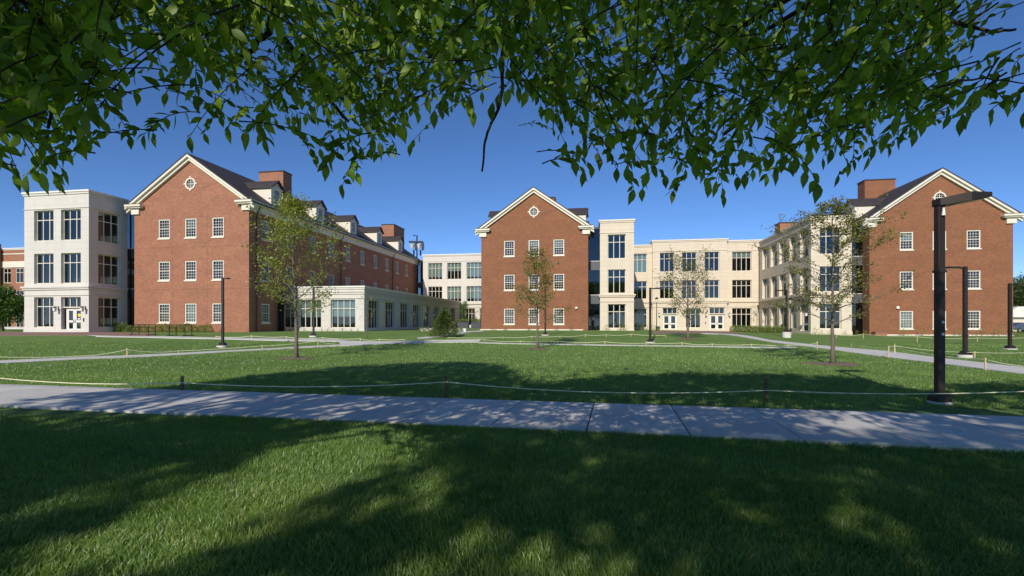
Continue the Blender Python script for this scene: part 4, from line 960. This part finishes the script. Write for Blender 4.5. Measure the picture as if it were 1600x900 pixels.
# nearest post: broad angular head
root, h, q = post_lamp(1468, 631, 312, 1, "tall square brown lamp post nearest the sidewalk, with a broad shoebox head", w_=.135, base_h=.05)
mb = MB(); hd = [( -q, -.11), (.28, -.16), (.86, -.13), (.86, .13), (.28, .16), (-q, .11)]
mb = MB(); 
mb.add([(-q, -q, h - .16), (.33, -.20, h - .02), (.33, .20, h - .02), (-q, q, h - .16), (-q, -q, h + .02), (.33, -.20, h + .22), (.33, .20, h + .22), (-q, q, h + .02)],
       [(3, 2, 1, 0), (4, 5, 6, 7), (0, 1, 5, 4), (1, 2, 6, 5), (2, 3, 7, 6), (3, 0, 4, 7)], M['metal'])
mb = MB()
def frustum(mb, A, Bq, mat):
    mb.add(A + Bq, [(0, 1, 2, 3), (7, 6, 5, 4), (0, 4, 5, 1), (1, 5, 6, 2), (2, 6, 7, 3), (3, 7, 4, 0)], mat)
frustum(mb, [(-q, -.105, h - .13), (-q, .105, h - .13), (-q, .105, h + .01), (-q, -.105, h + .01)], [(.40, -.27, h - .07), (.40, .27, h - .07), (.40, .27, h + .10), (.40, -.27, h + .10)], M['metal'])
frustum(mb, [(.40, -.27, h - .07), (.40, .27, h - .07), (.40, .27, h + .10), (.40, -.27, h + .10)], [(.84, -.22, h + .01), (.84, .22, h + .01), (.84, .22, h + .10), (.84, -.22, h + .10)], M['metal'])
hh = mb.build("lamp_head", root)
mb = MB(); mb.quad([(.30, -.2, h - .092), (.30, .2, h - .092), (.78, .2, h - .01), (.78, -.2, h - .01)], M['lampglass']); mb.build("lens", hh)
mb = MB(); mb.tube([(0, -q - .025, h - .33), (0, -q - .03, h - .18)], [.035, .018], M['lampglass'], 10); mb.build("sensor", root)
for zz in (1.62, 1.38): mb = MB(); mb.tube([(.01, -q - .012, zz), (.01, -q, zz)], .03, M['lampglass'], 12); mb.build("bolt_cap", root)
def flat_lamp(px, py, top, label, dirx, w_=.13, L_=.75, bh=.06, curve=False, yaw=0):
    root, h, q = post_lamp(px, py, top, 1, label, w_=w_, base_h=bh, ang=yaw)
    mb = MB(); s_ = dirx
    if curve: mb.tube([(s_ * q, 0, h - .2), (s_ * .25, 0, h - .16), (s_ * .45, 0, h - .17)], .035, M['metal'], 6)
    else: mb.box(min(s_ * q, s_ * .3), max(s_ * q, s_ * .3), -.04, .04, h - .2, h - .13, M['metal'])
    mb.build("arm", root); mb = MB(); x0, x1 = sorted((s_ * .3, s_ * (.3 + L_ * .75)))
    mb.box(x0, x1, -.15, .15, h - .19, h - .11, M['metal']); hd = mb.build("lamp_head", root, bevel=.015)
    mb = MB(); mb.quad([(x0 + .05, -.12, h - .192), (x0 + .05, .12, h - .192), (x1 - .05, .12, h - .192), (x1 - .05, -.12, h - .192)], M['lampglass']); mb.build("lens", hd)
flat_lamp(1508, 559, 413, "brown lamp post with a curved arm to the left, second nearest at the right", -1, curve=True, bh=.14, w_=.15)
flat_lamp(1578, 546, 440, "brown lamp post near the right edge with its head to the right", 1, w_=.15)
flat_lamp(348, 542.5, 431, "slim brown lamp post before the left gable", 1, bh=.1, L_=.1)
flat_lamp(490, 526.5, 446, "slim dark lamp post before the low white pavilion, behind the yellow-green tree", 1, L_=.5, bh=.1)
flat_lamp(852, 524, 446, "slim dark lamp post before the middle gable behind the olive tree", -1, L_=.5)
flat_lamp(1016, 535.5, 447, "slim brown lamp post on the lawn before the recessed cream bay", 1, L_=.5)
flat_lamp(1229, 527.5, 451, "brown lamp post on a square footing before the cream wing", -1, bh=.45)
def lantern_post(px, py, top, label, b_=None):
    X, Y = onground(px, py) if b_ is None else W(fa(px, b_), b_)[:2]; z = gz(X, Y); h = (EYE - (top - HZ) * Y / F) - z; root = empty("lantern_post", (X, Y, z)); tag(root, label, "lantern post", "black lantern posts by the cream buildings")
    mb = MB(); mb.tube([(0, 0, 0), (0, 0, .5), (0, 0, .55), (0, 0, h - .75)], [.13, .12, .06, .045], M['black'], 10); mb.build("post", root)
    mb = MB(); mb.tube([(0, 0, h - .74), (0, 0, h - .28)], [.12, .2], M['lampglass'], 8); lg = mb.build("lamp_glass", root)
    mb = MB(); mb.tube([(0, 0, h - .279), (0, 0, h - .12), (0, 0, h)], [.27, .16, .02], M['black'], 8); mb.tube([(0, 0, h - .79), (0, 0, h - .741)], [.05, .13], M['black'], 8); mb.build("lamp_cap", root)
lantern_post(1026, 517, 464, "black lantern post at the corner of the cream entrance", 73)
lantern_post(1235.5, 521.5, 465, "black lantern post beside the brown lamp before the cream wing", 66)
# lanterns above the far end of the left hall roof
def roof_lantern(px, label, top=374, flip=1):
    b_ = 95; X, Y, _ = W(fa(px, b_), b_); zt = EYE - (top - HZ) * Y / F; root = empty("roof_lantern", (X, Y, zt - 3.2)); tag(root, label, "lantern", "black lanterns above the hall roof")
    mb = MB(); mb.box(-.7, .7, -.5, .5, 2.95, 3.2, M['black']); mb.box(.45, .85, -.4, .4, 1.5, 2.899, M['black']); mb.tube([(.2, 0, 1.5), (.2, 0, .4)], .18, M['black'], 6); mb.build("housing", root)
    mb = MB(); mb.tube([(-.1, 0, 1.7), (-.1, 0, 2.6)], [.15, .5], M['lampglass'], 8); mb.build("lamp_glass", root)
roof_lantern(645, "left black lantern fixture above the far end of the left hall roof", 377); roof_lantern(655.5, "right black lantern fixture above the far end of the left hall roof", 377)
b_ = 96; X, Y, _ = W(fa(651.5, b_), b_); zt = EYE - (368 - HZ) * Y / F
mb = MB(); mb.tube([(0, 0, 0), (0, 0, zt - 12), (-.7, 0, zt - 12)], .14, M['black'], 6); o = mb.build("roof_mast"); o.location = (X, Y, 12); tag(o, "thin black mast with a short arm above the far roof end", "mast")

# ------------------------------------------------------------------ stakes and ropes
def stake(px, base, top, mat, w_, label, group):
    X, Y = onground(px, base); z = gz(X, Y); h = (base - top) * Y / F * (1 if mat is M['stake_d'] else .85); w_ = w_ * (.85 if mat is M['stake_d'] else .75); mb = MB(); q = w_ / 2; t = R.uniform(-.03, .03)
    vs = [(-q, -q, -.1), (q, -q, -.1), (q, q, -.1), (-q, q, -.1)] + [(x + t * h, y, h) for x, y in ((-q, -q), (q, -q), (q, q), (-q, q))]
    mb.add(vs, [(0, 1, 5, 4), (1, 2, 6, 5), (2, 3, 7, 6), (3, 0, 4, 7), (4, 5, 6, 7)], mat); o = mb.build("stake"); o.location = (X, Y, z); tag(o, label, "stake", group); return (X, Y, z, h)
def rope(pts, sags, rad, label, group):
    mb = MB(); P_ = []
    for q in range(len(pts) - 1):
        a_, c_ = Vector(pts[q]), Vector(pts[q + 1]); s_ = sags[q % len(sags)] * (.45 if rad > .0125 else 1)
        for k in range(12 + (q == len(pts) - 2)):
            t = k / 12; p = a_.lerp(c_, t); zz = p.z - s_ * 4 * t * (1 - t); P_.append((p.x, p.y, max(zz, gz(p.x, p.y) + .04)))
    mb.tube(P_, rad * (.7 if rad > .0125 else 1), M['rope'], 6); o = mb.build("rope", smooth=True); tag(o, label, "rope", group)
def row(data, rowname, group, mat, sw, rad, sag, attach=.85, ropelabel=None):
    tops = []
    for q, d in enumerate(data):
        if len(d) == 2: tops.append(at(d[0], d[1], onground(d[0], d[1] + 12)[1])); continue
        X, Y, z, h = stake(d[0], d[1], d[2], mat, sw, "%s stake from the left in %s" % (ordn[q], rowname), group); a_ = d[3] if len(d) > 3 else None
        zt = z + h * attach if a_ is None else EYE - (a_ - HZ) * Y / F
        tops.append((X, Y - sw * .6, zt))
    rope(tops, sag, rad, ropelabel, "ropes fencing the lawn")
# front rope
def P3(px, py, base): X, Y = onground(px, base); Y = Y; return (kx(px) * Y, Y - .05, EYE - (py - HZ) * Y / F)
st = [P3(-120, 574, 606)]
for q, (px, ba, tp, at_) in enumerate(((285, 612.5, 588, 597.5), (698, 622, 587, 596.5), (1197, 629.5, 591, 609.5))):
    X, Y, z, h = stake(px, ba, tp, M['stake_d'], .055, ("dark wooden stake behind the sidewalk, at the left", "dark wooden stake behind the sidewalk, in the middle", "dark wooden stake behind the sidewalk, at the right")[q], "dark stakes along the front sidewalk"); st.append((X, Y - .04, EYE - (at_ - HZ) * Y / F))
st.append(P3(1780, 600, 637))
rope(st, [.17, .10, .13, .12], .011, "long pale rope sagging between dark stakes behind the front sidewalk", "ropes fencing the lawn")
G1 = "pale stakes with rope on the far lawn"
row([(-30, 566, 553), (117.6, 560.5, 555.2), (199, 558, 541.5), (279.5, 553, 546.5), (409.7, 547.5, 538), (497, 543.5, 528.5), (522.7, 542, 535.5)], "the row along the left curving path", G1, M['stake'], .045, .018, [.1, .15, .2, .05, .1], ropelabel="pale rope along the left curving path")
row([(337.6, 529.5, 523.8), (393, 530, 523), (447.6, 530.8, 524.5), (504.7, 532, 526), (563, 534, 527.5), (593, 533.8, 528.5), (631, 534.5, 528.5), (657, 537.2, 526.2)], "the row before the left gable and low pavilion", G1, M['stake'], .05, .02, [.2, .12], ropelabel="pale rope before the left gable and low pavilion")
row([(657.5, 536.6, 529), (665.6, 533.8, 530), (757, 533, 530), (813, 536.6, 531.6), (853, 537, 530.8), (871.5, 536.8, 531.8), (945, 539.6, 531.8), (1009.5, 541, 534.2), (1065.6, 541.2, 533.7), (1112.6, 542.6, 535.6), (1173.8, 543, 536.2), (1231.5, 544, 538), (1276.7, 546.5, 531)], "the long row across the middle lawn", G1, M['stake'], .045, .018, [.12, .06, .15], ropelabel="pale rope across the middle lawn in front of the middle gable")
row([(700, 529, 527), (786, 529, 526.2), (830.6, 528.6, 524.6), (875, 528, 524.5), (914.5, 526.8, 521.8), (947, 526.5, 521.8), (986, 526, 520.6), (1040, 527, 523)], "the far row before the middle gable and cream tower", G1, M['stake'], .05, .02, [.1, .15], ropelabel="pale rope nearest the middle gable and cream tower")
row([(1237, 523.5, 515.5), (1307, 528, 521), (1348.8, 529, 519.5), (1433, 535, 523), (1527, 534, 526), (1620, 532, 525)], "the far row before the right gable", G1, M['stake'], .045, .02, [.12, .2], ropelabel="pale rope nearest the right gable")
row([(1330, 542, 536), (1388, 559.5, 537), (1397.5, 552, 535.5), (1522.7, 560, 547), (1640, 556, 545)], "the row beside the diagonal path at the right", G1, M['stake'], .05, .014, [.15, .03, .18], ropelabel="pale rope beside the diagonal path at the right")
row([(1398.5, 551.5, 539), (1539.6, 578.5, 555.6), (1680, 590, 570)], "the near row beyond the diagonal path at the right", G1, M['stake'], .05, .012, [.1], ropelabel="pale rope over the diagonal path behind the nearest lamp")

# ------------------------------------------------------------------ background at both edges
def big_tree(base, h, rad, label, mat, seed, n_=9000, ls=.3, name="tree", trunkh=.3):
    rg = np.random.default_rng(seed); rr = random.Random(seed); root = empty(name, base); tag(root, label, "tree"); mb = MB(); mb.tube([(0, 0, -.2), (0, 0, h * .4), (rr.uniform(-.3, .3), 0, h * .8)], [rad * .07, rad * .05, .03], M['bark'], 8)
    C = []; D = []
    for q in range(46):
        v = rg.normal(size=3); v /= np.linalg.norm(v); c = v * np.array([rad, rad, h * (1 - trunkh) / 2]) * (.45 + .4 * rg.random()); c[2] += h * (trunkh + (1 - trunkh) / 2); cr = rad * (.22 + .2 * rg.random())
        mb.tube([(0, 0, h * .3), tuple(c * .5 + np.array([0, 0, h * .22])), tuple(c)], [rad * .03, rad * .02, .02], M['bark'], 4, False)
        k = n_ // 46; w_ = rg.normal(size=(k, 3)); w_ /= np.linalg.norm(w_, axis=1)[:, None]; C.append(c + w_ * cr * (.6 + .5 * rg.random((k, 1)))); D.append(w_)
    mb.build("trunk", root, smooth=True); C = np.concatenate(C); D = np.concatenate(D)
    leafobj("crown", [leafcards(C, D, ls * (.6 + .8 * rg.random(len(C))), rg, .6, .2, .5)], mat, root); return root
Y = 56; big_tree((kx(4) * Y, Y, .72), 70 * Y / F, 2.2, "bright green leafy tree at the left edge before the distant brick building", M['leaf_l'], 51, 9000, .22, trunkh=.12)
for q, (px, Y, h, r_, lb) in enumerate(((1597, 95, 9.2, 4.5, "green tree behind the right gable at the right edge"), (1640, 120, 13.5, 7, "tall darker tree beyond the right edge of the right gable"), (1612, 150, 15, 8, "far tree rising highest behind the parked cars"), (1700, 110, 12, 7, "bushy tree out beyond the car park"))):
    big_tree((kx(px) * Y, Y, .2), h, r_, lb, M['leaf_far'], 60 + q, 9000, .42)
# low white-roofed building and cars
B = Bld("distant_house", 62, 88, .2, "distant low building with a pale roof behind the parked cars", "building"); mb = B.mb(); mb.box(68, 92, 98, 106, .2, 2.6, M['creamp']); mb.build("wall", B.root)
mb = B.mb(); mb.prism([(67.4, 2.6), (92.6, 2.6), (90, 4.4), (70, 4.4)], 'y', 97.4, 106.6, M['white']); mb.build("roof", B.root); B.root.location = W(62, 88, .2)
for q in range(4):
    ob, key, kw, kh = window_unit('grid', 1.6, 1.2, 2); B.place(ob, 70 + q * 5, 97.72, 1.0)
def car(px, Y, yaw, paint, label):
    X = kx(px) * Y; root = empty("parked_car", (X, Y, gz(X, Y)), yaw); tag(root, label, "car", "cars parked beyond the right gable")
    prof = [(-2.2, .35), (2.2, .35), (2.25, .6), (2.15, .85), (1.2, .98), (.55, 1.42), (-1.0, 1.45), (-1.75, 1.0), (-2.2, .95), (-2.28, .6)]
    mb = MB(); mb.prism(prof, 'y', -.85, .85, paint); mb.build("body", root, bevel=.06)
    mb = MB(); pr = [(1.05, 1.0), (.5, 1.36), (-.95, 1.39), (-1.55, 1.02)]; mb.prism(pr, 'y', -.866, .866, M['spandrel']); mb.build("window", root)
    for x in (-1.4, 1.4):
        for y in (-.88, .88):
            mb = MB(); mb.tube([(x, y - .1, .32), (x, y + .1, .32)], .32, M['tyre'], 18); wl = mb.build("wheel", root); mb = MB(); mb.tube([(x, y - .11 if y < 0 else y + .105, .32), (x, y - .105 if y < 0 else y + .11, .32)], .18, M['car2'], 12); mb.build("rim", wl)
    for y in (-.6, .6): mb = MB(); mb.box(2.2, 2.27, y - .18, y + .18, .62, .76, M['lampglass']); mb.build("headlight", root)
car(1596, 74, .1, M['car'], "dark blue parked car just right of the right gable"); car(1632, 80, .1, M['car2'], "silver parked car beyond the dark blue one"); car(1612, 92, .1, M['car2'], "pale parked car in the row farther back")

# ------------------------------------------------------------------ the shade trees over the camera
rg = np.random.default_rng(99); rr = random.Random(99)
def ybound(x):
    X_ = [-300, 0, 30, 60, 95, 120, 150, 168, 180, 215, 260, 300, 345, 400, 440, 470, 500, 530, 556, 590, 640, 680, 705, 740, 770, 800, 830, 850, 880, 915, 950, 975, 1000, 1040, 1065, 1090, 1120, 1145, 1180, 1220, 1260, 1300, 1340, 1375, 1400, 1440, 1480, 1530, 1560, 1620, 1900]
    Y_ = [300, 285, 290, 270, 285, 240, 190, 120, 200, 225, 205, 215, 200, 215, 225, 215, 255, 290, 320, 250, 225, 190, 150, 175, 190, 150, 140, 190, 245, 270, 240, 290, 300, 325, 290, 255, 325, 285, 280, 275, 285, 290, 250, 270, 225, 205, 150, 160, 165, 170, 190]
    return np.interp(x, X_, Y_)
LV, LF, LT = ({0: [], 1: [], 2: []} for _ in range(3)); cnt = {0: 0, 1: 0, 2: 0}
twig = {0: MB(), 1: MB(), 2: MB()}
stn = [(0, 0), (.14, .12), (.36, .225), (.6, .2), (.83, .075), (1, 0)]
def add_leaf(tr, p, d, up, size):
    d = d.normalized(); s_ = d.cross(up)
    if s_.length < 1e-3: s_ = d.orthogonal()
    s_.normalize(); n_ = s_.cross(d); w_ = rr.uniform(.82, 1.1); fold = rr.uniform(.1, .35); curl = rr.uniform(.05, .3); vs = []
    for t, wd in stn:
        c = p + d * size * t - n_ * size * curl * t * t
        if wd == 0: vs.append(c)
        else: off = size * wd * w_; vs += [c + s_ * off + n_ * off * fold, c, c - s_ * off + n_ * off * fold]
    o = cnt[tr]; f = []
    # 0, (1,2,3), (4,5,6), (7,8,9), (10,11,12), 13
    f += [(0, 1, 2), (0, 2, 3)]
    for k in (1, 4, 7): f += [(k, k + 3, k + 4), (k, k + 4, k + 1), (k + 1, k + 4, k + 5), (k + 1, k + 5, k + 2)]
    f += [(10, 13, 11), (11, 13, 12)]
    LV[tr] += [tuple(v) for v in vs]; LF[tr] += [(a + o, b + o, c + o) for a, b, c in f]; LT[tr] += [rr.uniform(-.22, .22)] * 14; cnt[tr] += 14
def ydense(x):
    return np.interp(x, [-300, 0, 60, 120, 150, 165, 215, 240, 330, 420, 460, 520, 600, 700, 800, 850, 960, 1060, 1200, 1350, 1440, 1490, 1530, 1600, 1900], [200, 225, 235, 200, 110, 5, 10, 60, 105, 95, 150, 205, 215, 118, 95, 175, 215, 235, 245, 220, 150, 90, 25, -25, -60])
def spray(px, py, D, nleaf, size, ln):
    tip = Vector(at(px, py, D)); tr = 0 if tip.x < .2 + rr.uniform(-.6, .6) else 1
    az = rr.uniform(0, 6.28); hz = Vector((math.cos(az), math.sin(az) * .7 - .3, 0)); start = tip + hz * ln * rr.uniform(.6, 1.3) + Vector((0, 0, ln * rr.uniform(.15, .9)))
    pl = []; ctrl = start.lerp(tip, .6) + Vector((0, 0, ln * .22)); 
    for k in range(7): t = k / 6; pl.append(start * (1 - t) ** 2 + ctrl * 2 * t * (1 - t) + tip * t * t)
    twig[tr].tube(pl, [.0045 - .0005 * k for k in range(7)], M['bark_d'], 4, False)
    for k in range(nleaf):
        t = .12 + .88 * (k + .5) / nleaf; f = t * 6; i_ = min(int(f), 5); p = pl[i_].lerp(pl[i_ + 1], f - i_); td = (pl[i_ + 1] - pl[i_]).normalized()
        sd_ = td.cross(Vector((0, 0, 1))); sd_ = sd_.normalized() if sd_.length > 1e-3 else Vector((1, 0, 0)); sgn = 1 if k % 2 else -1
        d = sd_ * sgn * rr.uniform(.35, .9) + td * rr.uniform(.2, .7) + Vector((rr.uniform(-.5, .5), rr.uniform(-.4, .4), -rr.uniform(-.3, .75)))
        up = Vector((rr.uniform(-.8, .8), rr.uniform(-1.6, .5), .45))
        add_leaf(tr, p, d, up, size * rr.uniform(.6, 1.15) * (1 - .25 * t))
    add_leaf(tr, tip, Vector((rr.uniform(-.3, .3), rr.uniform(-.3, .3), -1)), Vector((rr.uniform(-.5, .5), -1, .3)), size * .9)
# hanging fringe close to the outline
x = -140.0
while x < 1740:
    yb = float(ybound(x)); near = (x < 170); D = rr.uniform(1.9, 2.8) if near else rr.uniform(2.6, 4.6)
    if 1480 < x < 1640: D = rr.uniform(2.1, 2.8)
    if 1480 < x and rr.random() < .8: x += 8; continue
    spray(x, yb - rr.uniform(0, 1) ** 1.5 * max(45, yb - float(ydense(x))), D, rr.randint(9, 13), .115, rr.uniform(.35, .6)); x += rr.uniform(7, 15) if not near else rr.uniform(14, 24)
# body of the canopy
for q in range(2450):
    px = rr.uniform(-220, 1820); yb = float(ydense(px)) + 34 + rr.gauss(0, 14); u = rr.random()
    if 1100 < px < 1490 or 520 < px < 1060 or 230 < px < 520: top = -75
    else: top = -75
    py = top + (yb - 34 - top) * (u ** .8)
    if 170 < px < 225 and py > 0 and rr.random() < .9: continue
    if math.sin(px * .021 + 1.3) * math.sin(py * .033 + px * .006) + .5 * math.sin(px * .057 + py * .05) > .55 and rr.random() < .85: continue
    if px > 1480 and py > -35 and rr.random() < .93: continue
    if px < 165: D = rr.uniform(2.2, 4.5)
    else: D = rr.uniform(2.6, 7.5)
    if px > 1490: D = rr.uniform(3, 5)
    sz = rr.uniform(.095, .14)
    spray(px, py, D, rr.randint(10, 15), sz, rr.uniform(.4, .75))
# a few lit leaves close to the lens at the top edge
for px, py, D in ((615, 5, 1.5), (845, 20, 1.6), (700, -20, 1.7), (150, 60, 1.9), (60, 150, 2.0), (1380, 60, 2.4), (1300, 80, 2.6), (1490, 90, 2.6), (1440, 75, 2.6)): spray(px, py, D, 7, .09, .3)
limbs = [  # photo points with distances: the limbs seen through the leaves
 (0, [(395, -150, 4.0), (425, -20, 4.2), (432, 45, 4.4), (470, 90, 4.6), (505, 145, 4.8), (545, 190, 5.0)], .035),
 (0, [(560, -120, 5), (575, 30, 5.2), (600, 65, 5.4), (650, 90, 5.6), (700, 92, 5.8)], .025),
 (0, [(-60, -60, 2.6), (40, 5, 2.8), (85, 60, 2.9), (92, 130, 2.9), (75, 200, 2.8)], .018),
 (0, [(430, -30, 3.8), (425, 40, 3.8), (400, 75, 3.8), (360, 95, 3.8)], .03),
 (1, [(800, -60, 3.6), (786, 60, 3.6), (785, 100, 3.6), (785, 135, 3.6), (779, 170, 3.6), (764, 200, 3.6), (757, 228, 3.6), (753, 268, 3.6)], .0165),
 (1, [(1110, -150, 6), (1075, 5, 6.2), (1042, 72, 6.4), (1010, 105, 6.6), (975, 120, 6.8), (945, 138, 7)], .045),
 (1, [(1125, -140, 5.5), (1126, 20, 5.6), (1124, 62, 5.8), (1110, 105, 5.9), (1080, 150, 6.2)], .045),
 (1, [(1124, 62, 5.8), (1165, 68, 5.8), (1200, 80, 5.8), (1240, 70, 5.8)], .035),
 (1, [(1325, -160, 4.6), (1303, 0, 4.8), (1296, 55, 4.9), (1270, 85, 5.0), (1225, 125, 5.2), (1195, 160, 5.4), (1130, 210, 5.8)], .05),
 (1, [(1296, 75, 4.9), (1330, 108, 5), (1360, 125, 5.1), (1400, 145, 5.2), (1460, 145, 5.3)], .03),
 (1, [(1395, -60, 3.6), (1430, 5, 3.6), (1460, 25, 3.6), (1510, 40, 3.6), (1550, 50, 3.6), (1587, 46, 3.6)], .02),
 (1, [(1150, 75, 6), (1300, 78, 6), (1400, 100, 6)], .018),
 (1, [(1465, 138, 2.4), (1500, 126, 2.4), (1540, 122, 2.4), (1575, 127, 2.4), (1605, 130, 2.4)], .006)]
for tr, pl, r_ in limbs:
    P_ = [Vector(at(*p)) for p in pl]; Q_ = []
    for k in range(len(P_) - 1):
        for s_ in range(4): Q_.append(P_[k].lerp(P_[k + 1], s_ / 4) + Vector((rr.uniform(-1, 1), 0, rr.uniform(-1, 1))) * (.02 if r_ > .02 else .004))
    Q_.append(P_[-1]); twig[tr].tube(Q_, [r_ * (1 - .6 * k / len(Q_)) for k in range(len(Q_))], M['bark_d'], 7)
# sprays along the thin twig at the right edge
for px, py in ((1500, 185), (1512, 165), (1530, 150), (1545, 175), (1570, 160), (1590, 150), (1600, 175), (1555, 110), (1585, 100), (1610, 120), (1480, 165)): spray(px, py, rr.uniform(2.2, 2.6), 4, .085, .14)
for k in (0, 1): pass

# upper crown: leaf clumps where the sunlight that misses the lawn is caught
def lit(px, py):
    """True where the photographed ground is in full sun"""
    edge = np.interp(px, [-400, 0, 60, 230, 300, 480, 560, 700, 790, 800, 830, 880, 950, 1060, 1200, 1330, 1400, 1430, 1470, 1500, 1600, 2100],
                     [660, 636, 625, 607, 600, 580, 572, 566, 569, 588, 600, 598, 588, 584, 586, 592, 606, 616, 612, 601, 598, 596])
    return py < edge
PATCH = [  # sunny patches in the foreground, as photo polygons
 [(70, 905), (180, 838), (300, 775), (380, 742), (440, 716), (520, 690), (600, 690), (640, 716), (585, 752), (515, 760), (450, 800), (350, 842), (280, 905)],
 [(600, 772), (660, 760), (705, 778), (640, 798)], [(1292, 770), (1318, 775), (1345, 838), (1350, 870), (1318, 838), (1322, 808)], [(1368, 800), (1420, 805), (1415, 828), (1380, 842)],
 [(745, 905), (800, 852), (850, 842), (900, 862), (980, 872), (1060, 905)], [(0, 806), (60, 790), (85, 800), (0, 828)], [(367, 700), (400, 697), (425, 710), (400, 716)], [(225, 722), (290, 718), (300, 730), (235, 735)],
 [(620, 665), (660, 663), (655, 672), (625, 672)], [(560, 690), (640, 684), (635, 694), (565, 698)], [(-20, 880), (60, 905), (-20, 905)], [(1040, 720), (1075, 722), (1060, 730)],
 [(735, 640), (790, 640), (815, 662), (770, 662)], [(845, 635), (890, 638), (885, 650), (850, 646)], [(900, 650), (945, 655), (930, 662), (900, 658)], [(275, 625), (345, 622), (350, 632), (280, 634)], [(310, 616), (372, 614), (360, 620)], [(1270, 655), (1330, 660), (1340, 680), (1290, 675)], [(1330, 662), (1420, 670), (1420, 678), (1340, 672)], [(1500, 655), (1600, 664), (1600, 672), (1540, 668)], [(540, 640), (610, 634), (620, 640), (560, 646)]]
dx, dy = math.sin(SUN_AZ) / math.tan(SUN_EL), math.cos(SUN_AZ) / math.tan(SUN_EL)
xs_, ys_ = np.meshgrid(np.arange(-22, 30, .34), np.arange(-3, 23, .36)); gx = xs_.ravel() + rg.uniform(-.17, .17, xs_.size); gy = ys_.ravel() + rg.uniform(-.18, .18, xs_.size)
ex_ = (gy > 2) & (gy < 7.6) & (rg.random(len(gx)) < .35); gx = np.concatenate([gx, gx[ex_] + rg.uniform(-.2, .2, ex_.sum())]); gy = np.concatenate([gy, gy[ex_] + rg.uniform(-.2, .2, ex_.sum())])
yy = np.maximum(gy, .5); ppx = 800 + F * gx / yy; ppy = HZ + F * EYE / yy; front = gy > 2.6
keep = ~(lit(ppx, ppy) & front)
for pl in PATCH:
    c_ = np.mean(pl, axis=0); pl = [tuple(c_ + (np.array(p) - c_) * (1.42 if len(pl) > 12 else 2.0 if c_[1] > 690 else 1.5)) for p in pl]
    keep &= ~(inpoly(ppx, ppy, pl) & front)
# the crowns end to the far left, leaving the left lawn sunny
keep &= ~((gx < -9.8 + .0 * gy) & (gy < 14) & (gx < -.95 * gy - 2.2) & (gy > 6)); keep &= rg.random(len(gx)) < .95
gx, gy = gx[keep], gy[keep]; hmin = np.maximum(4.6, .95 + .326 * gy + .8); nearg = gy < 7.6; thin = (gy > 7.6) & (gy < 10.8) & (rg.random(len(gx)) < .5); gx, gy, hmin, nearg = gx[~thin], gy[~thin], hmin[~thin], nearg[~thin]; hh_ = np.where(nearg, 8.5 + 4.5 * rg.random(len(gx)), hmin + rg.random(len(gx)) * 4.0)
cx, cy = gx - dx * hh_, gy - dy * hh_; Cc = np.stack([cx, cy, hh_], 1); print("clumps", len(Cc))
npc = 24; idx = np.repeat(np.arange(len(Cc)), npc); off = rg.normal(size=(len(idx), 3)) * np.array([.17, .17, .17])
Cl = Cc[idx] + off; ti = np.where(nearg, 2, np.where(cx < -1.2, 0, 1)); trA = ti[idx]
def root_tree(tr, x, y, label):
    root = empty("shade_tree", (x, y, 0)); tag(root, label, "tree"); b_ = Vector((x, y, 0)); mb = twig[tr]; mb.off = (x, y, 0)
    mb.v = [(a - x, b - y, c) for a, b, c in mb.v]
    fork = Vector((x, y, 3.4)); mb.tube([(x, y, -.2), (x, y, .5), (x + .05, y, 2), fork], [.42, .3, .27, .25], M['bark_d'], 14)
    sel = Cc[ti == tr]; pick = sel[np.random.default_rng(tr).choice(len(sel), 26)]
    for k in pick:
        e = Vector(k); mid = fork.lerp(e, .5) + Vector((rr.uniform(-.4, .4), rr.uniform(-.4, .4), 1.0)); mb.tube([fork, fork.lerp(mid, .5) + Vector((0, 0, .3)), mid, e], [.13, .09, .06, .02], M['bark_d'], 6, False)
    for t_, pl, r_ in limbs:
        if t_ != tr or r_ < .017: continue
        e = Vector(at(*pl[0])); mid = fork.lerp(e, .5) + Vector((0, 0, .8)); mb.tube([fork, mid, e], [.12, .08, r_], M['bark_d'], 7, False)
    mb.build("trunk", root, smooth=True)
    m_ = trA == tr; c_ = Cl[m_] - np.array([x, y, 0]); S = .19 + .10 * rg.random(len(c_))
    V1, F1, T1 = leafcards(c_, np.tile([0, 0, 0.], (len(c_), 1)), S, rg, .62, .2, .8)
    V0 = np.array(LV[tr]).reshape(-1, 3) - np.array([x, y, 0]); F0 = np.array(LF[tr], dtype=int).reshape(-1, 3); T0 = np.array(LT[tr])
    link("crown", raw_mesh("crown", np.concatenate([V0, V1]), np.concatenate([F0, F1 + len(V0)]), 3, M['leaf'], np.concatenate([T0, T1])), root)
root_tree(0, -9.5, -5.0, "large shade tree whose toothed leaves hang over the top left of the view")
root_tree(1, 8.0, -5.0, "large shade tree whose dense leafy boughs hang over the top centre and right")
print("leaves", cnt)
root_tree(2, -3.5, -16.0, "broad unseen shade tree added behind the viewpoint, whose shadow dapples the near lawn")  # out-of-view tree, added so its crown shades the near lawn
